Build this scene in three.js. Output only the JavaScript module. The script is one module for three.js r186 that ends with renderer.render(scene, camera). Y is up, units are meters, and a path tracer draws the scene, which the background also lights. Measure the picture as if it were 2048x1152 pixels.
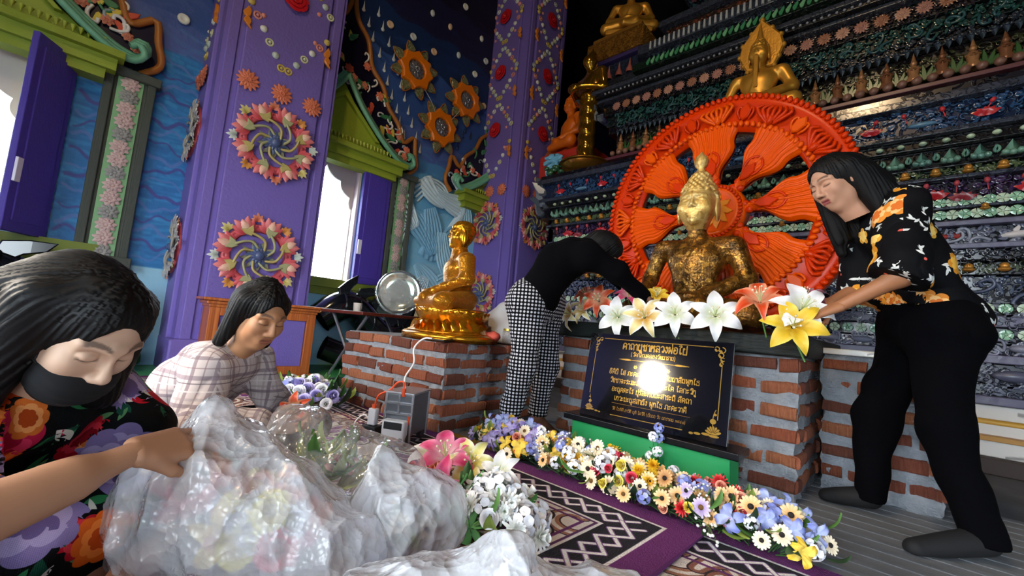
import * as THREE from 'three';
import { RoundedBoxGeometry } from 'three/addons/geometries/RoundedBoxGeometry.js';
import { mergeGeometries } from 'three/addons/utils/BufferGeometryUtils.js';
import { RectAreaLightUniformsLib } from 'three/addons/lights/RectAreaLightUniformsLib.js';

// ---------------------------------------------------------------- camera, sky, exposure
const scene = new THREE.Scene();
const camera = new THREE.PerspectiveCamera(2 * Math.atan(576 / 850) * 180 / Math.PI, 2048 / 1152, 0.05, 100);
camera.position.set(0, 0.65, 0);                                    // held low by somebody sitting on the rug
camera.rotation.set(0.0923, 0.754, 0.0898, 'YXZ');
scene.background = new THREE.Color(0.80, 0.91, 1.0);                // bright overcast sky outside the windows
scene.backgroundIntensity = 10;
const renderer = new THREE.WebGLRenderer({ antialias: true });
renderer.toneMapping = THREE.LinearToneMapping;
renderer.toneMappingExposure = 1.45;
renderer.shadowMap.enabled = true;
RectAreaLightUniformsLib.init();

// ---------------------------------------------------------------- helpers
let seed = 20240611;
const rnd = () => { seed = (seed + 0x6d2b79f5) | 0; let t = Math.imul(seed ^ (seed >>> 15), 1 | seed); t = (t + Math.imul(t ^ (t >>> 7), 61 | t)) ^ t; return ((t ^ (t >>> 14)) >>> 0) / 4294967296; };
const rr = (a, b) => a + (b - a) * rnd();
const pick = (a) => a[Math.floor(rnd() * a.length)];
const { sin, cos, PI, abs, max, min, sqrt, floor, hypot, atan2, pow, exp } = Math;
const V = (x, y, z) => new THREE.Vector3(x, y, z);
const lerp = (a, b, t) => a + (b - a) * t, clamp = (x, a = 0, b = 1) => min(b, max(a, x));
const sstep = (a, b, x) => { const t = clamp((x - a) / (b - a)); return t * t * (3 - 2 * t); };
const hash3 = (x, y, z) => { let h = Math.imul(x, 374761393) + Math.imul(y, 668265263) + Math.imul(z, 2147483647 ^ 0x5bd1e995); h = Math.imul(h ^ (h >>> 13), 1274126177); return ((h ^ (h >>> 16)) >>> 0) / 4294967296; };
function noise(x, y, z = 0) {                                       // value noise, 0 to 1
  const i = floor(x), j = floor(y), k = floor(z); let a = x - i, b = y - j, c = z - k;
  a = a * a * (3 - 2 * a); b = b * b * (3 - 2 * b); c = c * c * (3 - 2 * c);
  const q = (p, r) => lerp(hash3(i, j + p, k + r), hash3(i + 1, j + p, k + r), a);
  return lerp(lerp(q(0, 0), q(1, 0), b), lerp(q(0, 1), q(1, 1), b), c);
}
const fbm = (x, y, z = 0, n = 4) => { let s = 0, a = .5, t = 0; for (let i = 0; i < n; i++) { s += a * noise(x, y, z); t += a; a *= .5; x = x * 2.03 + 7; y = y * 2.03 + 3; z = z * 2.03 + 5; } return s / t; };
const RGB = (h) => new THREE.Color(h);
const taken = {};
const numbered = (n) => { const k = taken[n] = (taken[n] ?? -1) + 1; return k ? n + '_' + String(k).padStart(3, '0') : n; };
function tag(o, label, category, group, kind) {
  if (label) o.userData.label = label; if (category) o.userData.category = category;
  if (group) o.userData.group = group; if (kind) o.userData.kind = kind; return o;
}
function thing(name, label, category, [x, y, z] = [0, 0, 0], turn = 0, group) {
  const o = new THREE.Group(); o.name = numbered(name); scene.add(o);
  o.position.set(x, y, z); o.rotation.y = turn; return tag(o, label, category, group);
}
function part(parent, name, geo, mat, p, r, s) {
  const m = new THREE.Mesh(geo, mat); m.name = name; m.castShadow = m.receiveShadow = true;
  if (p) m.position.set(...p); if (r) m.rotation.set(...r); if (s) typeof s === 'number' ? m.scale.setScalar(s) : m.scale.set(...s);
  parent.add(m); return m;
}
function single(name, geo, mat, label, category, p, r, group) { const m = part(scene, numbered(name), geo, mat, p, r); return tag(m, label, category, group); }
function struct(name, geo, mat, p, r) { const m = part(scene, name, geo, mat, p, r); m.userData.kind = 'structure'; return m; }
function again(o, label, [x, y, z], turn = 0, s) { const c = o.clone(); c.name = numbered(o.name.replace(/_\d{3}$/, '')); c.userData = { ...o.userData }; scene.add(c); c.position.set(x, y, z); c.rotation.y = turn; if (s) c.scale.setScalar(s); if (label) c.userData.label = label; return c; }

// materials
const mats = new Map();
function mat(color, rough = .6, o = {}) {
  const key = JSON.stringify([color, rough, Object.entries(o).map(([k, v]) => [k, v?.uuid ?? v])]);
  if (!mats.has(key)) { const m = new THREE.MeshPhysicalMaterial({ color, roughness: rough, ...o }); m.side = THREE.DoubleSide; mats.set(key, m); }
  return mats.get(key);
}
const vcol = (rough = .6, o = {}) => mat('#ffffff', rough, { vertexColors: true, ...o });
function canvasTex(w, h, draw, srgb = true, rx = 1, ry = 1) {
  const c = document.createElement('canvas'); c.width = w; c.height = h; draw(c.getContext('2d'), w, h);
  const t = new THREE.CanvasTexture(c); t.wrapS = t.wrapT = THREE.RepeatWrapping; t.repeat.set(rx, ry); if (srgb) t.colorSpace = THREE.SRGBColorSpace; return t;
}
function dataTex(n, f, srgb = false, rx = 1, ry = 1) {               // f(u, v) -> grey or [r, g, b], 0 to 1, for a tile of n pixels
  const d = new Uint8Array(n * n * 4);
  for (let j = 0; j < n; j++) for (let i = 0; i < n; i++) { const c = f(i / n, j / n), o = (j * n + i) * 4, a = typeof c === 'number' ? [c, c, c] : c; for (let k = 0; k < 3; k++) d[o + k] = clamp(a[k]) * 255; d[o + 3] = 255; }
  const t = new THREE.DataTexture(d, n, n); t.wrapS = t.wrapT = THREE.RepeatWrapping; t.magFilter = THREE.LinearFilter; t.minFilter = THREE.LinearFilter; t.repeat.set(rx, ry); if (srgb) t.colorSpace = THREE.SRGBColorSpace; t.needsUpdate = true; return t;
}
const tileN = (f, u, v, w = 2) => { const m = (a, b) => a * (1 - b); const x = u * w, y = v * w; return lerp(lerp(f(x, y), f(x - w, y), u), lerp(f(x, y - w), f(x - w, y - w), u), v); };  // a seamless tile

// geometries
const tr = (g, x = 0, y = 0, z = 0) => g.translate(x, y, z);
const plain = (g) => { const o = g.index ? g.toNonIndexed() : g; for (const k of Object.keys(o.attributes)) if (!['position', 'normal', 'uv', 'color'].includes(k)) o.deleteAttribute(k); return o; };
function merge(list) {
  list = list.map(plain); const keys = ['position', 'normal', 'uv', 'color'].filter((k) => list.every((g) => g.attributes[k]));
  list.forEach((g) => { for (const k of Object.keys(g.attributes)) if (!keys.includes(k)) g.deleteAttribute(k); });
  return mergeGeometries(list);
}
function box(w, h, d, x = 0, y = 0, z = 0, r = 0) { const g = r ? new RoundedBoxGeometry(w, h, d, 1, min(r, w / 2.01, h / 2.01, d / 2.01)) : new THREE.BoxGeometry(w, h, d); return g.translate(x, y, z); }
const span = (x0, x1, y0, y1, z0, z1, r = 0) => box(x1 - x0, y1 - y0, abs(z1 - z0), (x0 + x1) / 2, (y0 + y1) / 2, (z0 + z1) / 2, r);
const cyl = (r0, r1, h, n = 12, x = 0, y = 0, z = 0) => new THREE.CylinderGeometry(r0, r1, h, n).translate(x, y, z);
const sph = (r, x = 0, y = 0, z = 0, n = 10, m = 7) => new THREE.SphereGeometry(r, n, m).translate(x, y, z);
const tube = (pts, r = .01, n = 24, k = 6) => new THREE.TubeGeometry(new THREE.CatmullRomCurve3(pts.map((p) => p.isVector3 ? p : V(...p))), n, r, k);
const lathe = (pts, n = 24) => new THREE.LatheGeometry(pts.map((p) => new THREE.Vector2(...p)), n);
const ext = (pts, depth, bevel = 0) => new THREE.ExtrudeGeometry(pts instanceof THREE.Shape ? pts : new THREE.Shape(pts.map((p) => new THREE.Vector2(...p))), { depth, bevelEnabled: bevel > 0, bevelSize: bevel, bevelThickness: bevel, bevelSegments: 1, steps: 1, curveSegments: 8 });
function grid(nu, nv, f, closeU = false) {                           // f(u, v) -> [x, y, z] or [x, y, z, r, g, b]
  const p = [], c = [], uv = [], ix = []; let col = false;
  for (let j = 0; j <= nv; j++) for (let i = 0; i <= nu; i++) { const q = f(i / nu, j / nv); p.push(q[0], q[1], q[2]); uv.push(i / nu, j / nv); if (q.length > 3) { col = true; c.push(q[3], q[4], q[5]); } }
  const w = nu + 1;
  for (let j = 0; j < nv; j++) for (let i = 0; i < nu; i++) { const a = j * w + i; ix.push(a, a + 1, a + w, a + 1, a + w + 1, a + w); }
  const g = new THREE.BufferGeometry(); g.setAttribute('position', new THREE.Float32BufferAttribute(p, 3)); g.setAttribute('uv', new THREE.Float32BufferAttribute(uv, 2));
  if (col) g.setAttribute('color', new THREE.Float32BufferAttribute(c, 3)); g.setIndex(ix); g.computeVertexNormals(); return g;
}
function paint(g, c) {                                               // vertex colours from one colour or from f(x, y, z, nx, ny, nz)
  const p = g.attributes.position, n = g.attributes.normal, a = new Float32Array(p.count * 3), k = typeof c === 'function' ? null : RGB(c);
  for (let i = 0; i < p.count; i++) { const q = k ?? c(p.getX(i), p.getY(i), p.getZ(i), n?.getX(i), n?.getY(i), n?.getZ(i)); a.set([q.r, q.g, q.b], i * 3); }
  g.setAttribute('color', new THREE.BufferAttribute(a, 3)); return g;
}
function warp(g, f) { const p = g.attributes.position; for (let i = 0; i < p.count; i++) { const q = f(p.getX(i), p.getY(i), p.getZ(i)); p.setXYZ(i, ...q); } g.computeVertexNormals(); return g; }
function boxUV(g, s = 1, turn = 0) {                                 // texture coordinates in metres, from the side each triangle faces
  g = plain(g); const p = g.attributes.position, n = p.count, uv = new Float32Array(n * 2), e = V(0, 0, 0), f = V(0, 0, 0), a = V(0, 0, 0), ct = cos(turn), st = sin(turn);
  for (let i = 0; i < n; i += 3) {
    a.fromBufferAttribute(p, i); e.fromBufferAttribute(p, i + 1).sub(a); f.fromBufferAttribute(p, i + 2).sub(a); e.cross(f);
    const nx = e.x * ct - e.z * st, nz = e.x * st + e.z * ct, ny = e.y, m = max(abs(nx), abs(ny), abs(nz));
    for (let k = i; k < i + 3; k++) { const X = p.getX(k) * ct - p.getZ(k) * st, Z = p.getX(k) * st + p.getZ(k) * ct, Y = p.getY(k); const [u, v] = m === abs(nx) ? [Z, Y] : m === abs(nz) ? [X, Y] : [X, Z]; uv[k * 2] = u * s; uv[k * 2 + 1] = v * s; }
  }
  g.setAttribute('uv', new THREE.BufferAttribute(uv, 2)); return g;
}
// smooth implicit shapes: capsules and ellipsoids joined with a smooth minimum, meshed with surface nets
const cap = (a, b, ra, rb = ra, k) => { const [ax, ay, az] = a, [bx, by, bz] = b, dx = bx - ax, dy = by - ay, dz = bz - az, l = dx * dx + dy * dy + dz * dz || 1e-9; return Object.assign((x, y, z) => { const t = clamp(((x - ax) * dx + (y - ay) * dy + (z - az) * dz) / l), px = x - ax - dx * t, py = y - ay - dy * t, pz = z - az - dz * t; return sqrt(px * px + py * py + pz * pz) - ra - (rb - ra) * t; }, { k, lo: [min(ax - ra, bx - rb), min(ay - ra, by - rb), min(az - ra, bz - rb)], hi: [max(ax + ra, bx + rb), max(ay + ra, by + rb), max(az + ra, bz + rb)] }); };
const ell = (c, r, k) => { const [cx, cy, cz] = c, [rx, ry, rz] = r, m = min(rx, ry, rz); return Object.assign((x, y, z) => { const a = (x - cx) / rx, b = (y - cy) / ry, d = (z - cz) / rz, q = sqrt(a * a + b * b + d * d); if (q < 1e-6) return -m; const a2 = a / rx, b2 = b / ry, d2 = d / rz; return q * (q - 1) / sqrt(a2 * a2 + b2 * b2 + d2 * d2); }, { k, lo: [cx - rx, cy - ry, cz - rz], hi: [cx + rx, cy + ry, cz + rz] }); };
const smin = (a, b, k) => { if (k <= 0) return min(a, b); const h = max(k - abs(a - b), 0) / k; return min(a, b) - h * h * k * .25; };
const smax = (a, b, k) => -smin(-a, -b, k);
function blend(prims, k = .03) {
  const f = (x, y, z) => { let d = 1e3; for (const p of prims) d = smin(d, p(x, y, z), p.k ?? k); return d; };
  f.lo = [0, 1, 2].map((i) => min(...prims.map((p) => p.lo[i]))); f.hi = [0, 1, 2].map((i) => max(...prims.map((p) => p.hi[i]))); return f;
}
const field = (f, of) => Object.assign(f, { lo: of.lo, hi: of.hi });
function iso(f, cell, pad = 2, lo = f.lo, hi = f.hi) {
  const N = [0, 1, 2].map((i) => Math.ceil((hi[i] - lo[i]) / cell) + 2 * pad + 1), o = lo.map((q) => q - pad * cell), [nx, ny, nz] = N;
  if (nx * ny * nz > 2.4e7) throw new Error('grid too large ' + N);
  const g = new Float32Array(nx * ny * nz), B = 6, at = (i, j, k) => (k * ny + j) * nx + i;
  for (let k0 = 0; k0 < nz; k0 += B) for (let j0 = 0; j0 < ny; j0 += B) for (let i0 = 0; i0 < nx; i0 += B) {
    const c = f(o[0] + (i0 + B / 2) * cell, o[1] + (j0 + B / 2) * cell, o[2] + (k0 + B / 2) * cell), far = abs(c) > B * cell * 1.5;
    for (let k = k0; k < min(k0 + B, nz); k++) for (let j = j0; j < min(j0 + B, ny); j++) for (let i = i0; i < min(i0 + B, nx); i++) g[at(i, j, k)] = far ? c : f(o[0] + i * cell, o[1] + j * cell, o[2] + k * cell);
  }
  const id = new Int32Array(nx * ny * nz).fill(-1), P = [], ix = [];
  for (let k = 0; k < nz - 1; k++) for (let j = 0; j < ny - 1; j++) for (let i = 0; i < nx - 1; i++) {
    let m = 0, sx = 0, sy = 0, sz = 0, n = 0; const v = [];
    for (let q = 0; q < 8; q++) { v[q] = g[at(i + (q & 1), j + (q >> 1 & 1), k + (q >> 2))]; if (v[q] < 0) m++; }
    if (m === 0 || m === 8) continue;
    for (const [a, b] of EDGES) if ((v[a] < 0) !== (v[b] < 0)) { const t = v[a] / (v[a] - v[b]); sx += lerp(a & 1, b & 1, t); sy += lerp(a >> 1 & 1, b >> 1 & 1, t); sz += lerp(a >> 2, b >> 2, t); n++; }
    id[at(i, j, k)] = P.length / 3; P.push(o[0] + (i + sx / n) * cell, o[1] + (j + sy / n) * cell, o[2] + (k + sz / n) * cell);
  }
  const D = [[1, nx, nx * ny], [nx, nx * ny, 1], [nx * ny, 1, nx]];
  for (let k = 1; k < nz - 1; k++) for (let j = 1; j < ny - 1; j++) for (let i = 1; i < nx - 1; i++) { const c = at(i, j, k), s = g[c] < 0;
    for (const [d, e, h] of D) if (s !== (g[c + d] < 0)) { const a = id[c], b = id[c - e], q = id[c - e - h], r = id[c - h]; if (a < 0 || b < 0 || q < 0 || r < 0) continue; s ? ix.push(a, b, q, a, q, r) : ix.push(a, q, b, a, r, q); } }
  const geo = new THREE.BufferGeometry(), nn = new Float32Array(P.length), e = cell * .5;
  for (let i = 0; i < P.length; i += 3) { const [x, y, z] = [P[i], P[i + 1], P[i + 2]], a = f(x + e, y, z) - f(x - e, y, z), b = f(x, y + e, z) - f(x, y - e, z), c = f(x, y, z + e) - f(x, y, z - e), l = hypot(a, b, c) || 1; nn.set([a / l, b / l, c / l], i); }
  geo.setAttribute('position', new THREE.Float32BufferAttribute(P, 3)); geo.setAttribute('normal', new THREE.BufferAttribute(nn, 3)); geo.setIndex(ix); return geo;
}
const EDGES = [[0, 1], [2, 3], [4, 5], [6, 7], [0, 2], [1, 3], [4, 6], [5, 7], [0, 4], [1, 5], [2, 6], [3, 7]];

// ---------------------------------------------------------------- textures shared by many surfaces
const grainBump = dataTex(256, (u, v) => tileN((x, y) => fbm(x * 9, y * 9, 3, 5), u, v));
const roughBump = dataTex(256, (u, v) => tileN((x, y) => .6 * fbm(x * 5, y * 5, 9, 5) + .4 * pow(abs(2 * fbm(x * 7, y * 7, 1, 3) - 1), .5), u, v));
const clothBump = dataTex(128, (u, v) => .5 + .25 * sin(u * 2 * PI * 32) + .25 * sin(v * 2 * PI * 32));
const reliefBump = canvasTex(512, 512, (g, w, h) => {                // carved scrolls and beads of the glazed stupa
  g.fillStyle = '#333'; g.fillRect(0, 0, w, h);
  for (let i = 0; i < 150; i++) {
    const x = rnd() * w, y = rnd() * h, r = rr(10, 34), a = rnd() * 7;
    for (const [ox, oy] of [[0, 0], [w, 0], [-w, 0], [0, h], [0, -h]]) for (let k = 0; k < 5; k++) { const c = 80 + k * 40; g.strokeStyle = `rgb(${c},${c},${c})`; g.lineWidth = (5 - k) * 2.2; g.beginPath(); g.arc(x + ox, y + oy, r, a, a + 3.6); g.stroke(); }
  }
  for (let i = 0; i < 160; i++) { const x = rnd() * w, y = rnd() * h, r = rr(3, 8); g.fillStyle = pick(['#fff', '#ddd', '#aaa']); g.beginPath(); g.arc(x, y, r, 0, 7); g.fill(); }
}, false);
const rep = (t, x, y = x) => { const c = t.clone(); c.repeat.set(x, y); c.needsUpdate = true; return c; };

// ---------------------------------------------------------------- room
const concrete = mat('#77787a', .85, { bumpMap: rep(roughBump, 3), bumpScale: .004, map: rep(dataTex(256, (u, v) => { const q = .55 + .4 * tileN((x, y) => fbm(x * 4, y * 4, 2, 5), u, v); return [q, q, q * 1.02]; }, true), 2) });
struct('floor', boxUV(span(-9, 6, -.2, 0, -12, 5), .4), concrete);
struct('ceiling', span(-9, 6, 7.6, 7.9, -12, 5), mat('#14131f', .9));
struct('ground', span(-60, 60, -.5, -.3, -60, 60), mat('#5d6a4c', .9)).userData.label = 'unseen ground outside, added to block light from below';  // added so the sky cannot light the upper walls from below
const WINZ = [.75, -2.05, -4.85, -7.45];
{ // mural wall with window openings
  const s = new THREE.Shape([[-12, 0], [4.4, 0], [4.4, 7.6], [-12, 7.6]].map((p) => new THREE.Vector2(...p)));
  for (const c of WINZ.filter((_, i) => i !== 2)) { const h = new THREE.Path(); h.moveTo(c - .4, 1.03); h.lineTo(c + .4, 1.03); h.lineTo(c + .4, 2.5); h.lineTo(c - .4, 2.5); h.closePath(); s.holes.push(h); }
  s.holes.push(new THREE.Path([[2.0, 0], [4.0, 0], [4.0, 3.0], [2.0, 3.0]].map((p) => new THREE.Vector2(...p))));   // unseen side doorway, added to bring daylight in from the left
  const g = new THREE.ExtrudeGeometry(s, { depth: .13, bevelEnabled: false }), uv = g.attributes.uv, p = g.attributes.position;
  for (let i = 0; i < p.count; i++) uv.setXY(i, (p.getX(i) + 12) / 16.4, p.getY(i) / 7.6);
  g.rotateY(-PI / 2).translate(-5.1, 0, 0);
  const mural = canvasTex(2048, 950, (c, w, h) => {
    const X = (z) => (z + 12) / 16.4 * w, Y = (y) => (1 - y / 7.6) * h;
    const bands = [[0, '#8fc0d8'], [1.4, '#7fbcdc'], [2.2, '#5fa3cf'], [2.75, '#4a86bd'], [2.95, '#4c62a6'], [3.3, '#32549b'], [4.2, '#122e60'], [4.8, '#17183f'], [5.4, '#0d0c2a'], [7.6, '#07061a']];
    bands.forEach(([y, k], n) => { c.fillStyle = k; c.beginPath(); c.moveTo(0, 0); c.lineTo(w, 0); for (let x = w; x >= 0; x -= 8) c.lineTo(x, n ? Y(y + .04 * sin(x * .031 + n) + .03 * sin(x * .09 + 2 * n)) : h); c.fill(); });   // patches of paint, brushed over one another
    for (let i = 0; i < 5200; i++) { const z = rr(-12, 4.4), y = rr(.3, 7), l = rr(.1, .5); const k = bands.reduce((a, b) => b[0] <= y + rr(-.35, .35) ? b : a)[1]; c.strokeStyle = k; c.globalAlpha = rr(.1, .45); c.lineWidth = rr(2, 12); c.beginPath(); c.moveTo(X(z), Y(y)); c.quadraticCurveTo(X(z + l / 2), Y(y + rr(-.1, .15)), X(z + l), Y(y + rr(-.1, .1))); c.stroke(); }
    c.globalAlpha = 1;                                               // the panel of blue waves beside the first window
    c.fillStyle = '#1f6fae'; c.fillRect(X(-1.3), Y(2.95), X(.1) - X(-1.3), Y(.9) - Y(2.95));
    for (let i = 0; i < 900; i++) { const z = rr(-1.3, .1), y = rr(.95, 2.95), l = rr(.05, .2); c.strokeStyle = pick(['#2a80c0', '#1a5c9c', '#3590c8', '#1f6cb0']); c.globalAlpha = .5; c.lineWidth = rr(2, 5); c.beginPath(); c.moveTo(X(z), Y(y)); c.lineTo(X(z + l), Y(y + rr(-.03, .03))); c.stroke(); }
    c.globalAlpha = .8;
    for (let k = 0; k < 17; k++) { const y0 = 1.0 + k * .115; c.strokeStyle = k % 2 ? '#4a3f86' : '#5a76b8'; c.lineWidth = 2 + (k % 3); c.beginPath(); for (let z = -1.3; z <= .1; z += .02) { const y = y0 + .035 * sin(z * 16 + k * 1.7) + .02 * sin(z * 37 + k); z === -1.3 ? c.moveTo(X(z), Y(y)) : c.lineTo(X(z), Y(y)); } c.stroke(); }
    c.globalAlpha = 1;
  });
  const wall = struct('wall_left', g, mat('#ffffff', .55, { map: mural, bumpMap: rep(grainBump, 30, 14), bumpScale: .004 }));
  // shells set into the painted sky, raindrops and the sea relief belong to the wall
  const shell = sph(.045, 0, 0, 0, 10, 6).scale(.5, 1.15, .85), cup = merge([lathe([[0, .012], [.016, .012], [.03, .022], [.04, .012], [.04, 0]], 12).rotateZ(-PI / 2)]);
  const spots = [[-2.02, 4.62], [-2.58, 4.53], [-3.21, 5.1], [-3.78, 5.57], [-3.54, 5.09], [-2.94, 4.57], [-4.17, 5.27], [-3.3, 4.55], [-3.75, 4.75], [-4.1, 4.62], [-3.25, 4.3], [-4.3, 4.95], [-3.05, 5.5], [-4.35, 4.2], [-2.5, 5.2], [-6.3, 4.6], [-6.8, 4.0], [-7.4, 5.2], [-6.1, 5.6], [-7.9, 4.4], [-6.6, 3.3], [-.5, 3.3], [-.42, 3.75], [.15, 3.7]];
  const wm = [mat('#e8ece8', .3), mat('#e3c3a4', .35), mat('#cfd8e0', .3)];
  spots.forEach(([z, y], i) => part(wall, 'shell', i % 2 ? cup : shell, wm[i % 3], [-5.09, y, z], [0, 0, 0], i % 2 ? 1.25 : 1));
  const drop = merge([sph(.026, 0, 0, 0, 8, 6), new THREE.ConeGeometry(.018, .13, 8).translate(0, .07, 0)]).scale(.6, 1, 1);
  for (let i = 0; i < 22; i++) { const k = i % 11, c = floor(i / 11); part(wall, 'raindrop', drop, wm[2], [-5.09, 4.5 - k * .155 + (c ? .06 : 0), -2.22 - k * .085 - c * .2 + rr(-.02, .02)]); }
  for (let i = 0; i < 9; i++) part(wall, 'raindrop', drop, mat('#25395e', .3), [-5.09, 3.0 + rr(0, .75), -3.85 - rr(0, .5)]);
  // sea creatures modelled in low relief: fluted fins, a coiling scaled body
  const sea = [mat('#9cc9e2', .5, { bumpMap: rep(roughBump, 2), bumpScale: .006 }), mat('#c9dfec', .5, { bumpMap: rep(roughBump, 2), bumpScale: .006 }), mat('#79b0d4', .5, { bumpMap: rep(roughBump, 2), bumpScale: .006 })];
  const fin = (L, w0, w1, bend, n) => grid(n * 4, 14, (u, v) => { const a = (u - .5), q = lerp(w0, w1, pow(v, .7)), s = a * q * 2 + bend * v * v, e = v * L * (1 - .25 * (2 * a) ** 2 * v); return [.02 + .035 * abs(sin(u * n * PI)) * (1 - .4 * v) * sstep(0, .1, 1 - abs(2 * a)) + .02 * sstep(1, .8, v), e, s]; });
  [[fin(.62, .04, .24, -.1, 7), 1.42, -3.36, -2.2, 0], [fin(.7, .08, .3, .12, 8), 1.9, -3.28, .7, 1], [fin(.75, .1, .22, -.15, 6), 2.25, -3.5, -2.7, 2], [fin(.8, .08, .2, .2, 6), 1.95, -3.75, -3.0, 0], [fin(.55, .06, .2, .1, 6), 1.5, -3.9, -2.3, 2], [fin(.5, .05, .17, -.1, 5), 2.35, -3.75, 1.2, 1], [fin(.45, .05, .16, .1, 5), 1.35, -4.1, 1.9, 0], [fin(.5, .05, .2, .1, 5), 1.9, -3.15, 2.6, 1], [fin(.6, .06, .22, .1, 7), 2.5, -3.62, -1.9, 1], [fin(.7, .07, .2, -.12, 7), 1.7, -4.15, -2.6, 0], [fin(.55, .05, .2, .1, 6), 2.15, -4.2, 2.2, 2], [fin(.6, .06, .24, -.1, 7), 1.25, -3.55, 2.7, 1], [fin(.5, .05, .18, .1, 6), 1.2, -4.2, -1.2, 2], [fin(.65, .08, .22, .1, 7), 1.6, -3.65, .5, 2], [fin(.5, .06, .2, -.1, 6), 2.5, -4.15, -2.9, 0]].forEach(([g2, y, z, a, m]) => part(wall, 'fin_relief', g2, sea[m], [-5.1, y, z], [a, 0, 0]));
  const body = grid(10, 60, (u, v) => { const t = v, z = -3.9 - .28 * t - .16 * sin(t * 7), y = 2.75 - 1.3 * t, r = .085 * (1 - .45 * t), a = u * PI; return [.0 + (r + .006 * (floor(t * 42) % 2)) * sin(a), y + .2 * r * cos(a), z + r * cos(a)]; });
  part(wall, 'serpent_relief', body, sea[1], [-5.1, 0, 0]);
  part(wall, 'wave_crest', merge([0, 1, 2, 3, 4].map((k) => tube([[0, 2.5 - k * .05, -3.15 - k * .04], [.03, 2.68 - k * .03, -3.45 - k * .02], [.04, 2.66 - k * .05, -3.7], [.03, 2.5 - k * .05, -3.86]], .018, 20, 5))), sea[1], [-5.1, 0, 0]);
}
struct('wall_back', span(-9, 6, 0, 7.6, -12.2, -12), mat('#0b0a22', .8));
{ // right wall; unseen doorway added to light the faces of the seated women
  const s = new THREE.Shape([[-12, 0], [5, 0], [5, 7.6], [-12, 7.6]].map((p) => new THREE.Vector2(...p))); s.holes.push(new THREE.Path([[.5, 0], [3.0, 0], [3.0, 2.7], [.5, 2.7]].map((p) => new THREE.Vector2(...p))));
  struct('wall_right', ext(s, .3).rotateY(-PI / 2), mat('#2c2350', .8), [5.9, 0, 0]); }
{ // wall behind the camera with an open doorway that lets the daylight in
  const s = new THREE.Shape([[-5.4, 0], [6, 0], [6, 7.6], [-5.4, 7.6]].map((p) => new THREE.Vector2(...p)));
  for (const [a, b] of [[-1.7, 1.0]]) s.holes.push(new THREE.Path([[a, 0], [b, 0], [b, 3.1], [a, 3.1]].map((p) => new THREE.Vector2(...p))));
  struct('wall_front', ext(s, .3), mat('#3a2f6a', .8), [0, 0, 3.6]);
}
const greenMat = mat('#3f9a58', .45, { bumpMap: rep(grainBump, 4), bumpScale: .003 });
struct('trim_1', boxUV(span(-5.1, -3.75, 0, .012, -4.2, 2.4), 1), greenMat).userData.label = 'green painted strip of floor along the mural wall';

// ---------------------------------------------------------------- windows, shutters, gabled surrounds
const purpleM = mat('#4f3ca6', .5, { bumpMap: rep(grainBump, 3), bumpScale: .003 }), purple2 = mat('#7363b6', .5, { bumpMap: rep(grainBump, 3), bumpScale: .004 });
const lime = mat('#8fa02c', .5, { bumpMap: rep(grainBump, 3), bumpScale: .003 }), limeDark = mat('#6f7d28', .6), mint = mat('#6fae90', .35), mossM = mat('#474d46', .6, { bumpMap: rep(roughBump, 2), bumpScale: .006 });
const rosetteGeo = (n, r, h, layers = 2) => merge([...Array(layers)].flatMap((_, k) => [...Array(n)].map((_, i) => { const R = r * (1 - .33 * k); return grid(2, 3, (u, v) => { const a = (u - .5) * 2 * (.5 - .5 * v * v + .12) * R * 2.6 / n * 2.4, e = v * R; return [a, e, h * (.25 + .35 * k + .55 * sin(v * PI * .8)) * (1 - .25 * abs(2 * u - 1))]; }).rotateZ((i + k * .5) / n * 2 * PI); })).concat([sph(r * .26, 0, 0, h * .6, 8, 6)]));
const flame = (L, w, c, d = .03) => ext([[0, 0], [w * .6, L * .12], [w, L * .38], [w * .7 + c, L * .7], [c * 1.6, L], [-w * .1 + c * .5, L * .74], [-w * .8, L * .42], [-w * .6, L * .12]], d, d * .3);
const bits = [mat('#e8e6e6', .3), mat('#d2553f', .35), mat('#3f7f57', .35), mat('#e07b5e', .35), mat('#d8c04a', .35), mat('#97a7b8', .3), mat('#c9785f', .35)];
const stripRos = rosetteGeo(9, .055, .03, 2), stripMat = mat('#c4a8a4', .35), stripMat2 = mat('#8f8f8c', .3);
function windowUnit(cz, n, x = -5.1) {
  if (n !== 3) windowOpening(cz, n, x);                              // of the third one only the gable shows, beside the far pillar
  windowGable(cz, n, x);
}
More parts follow.
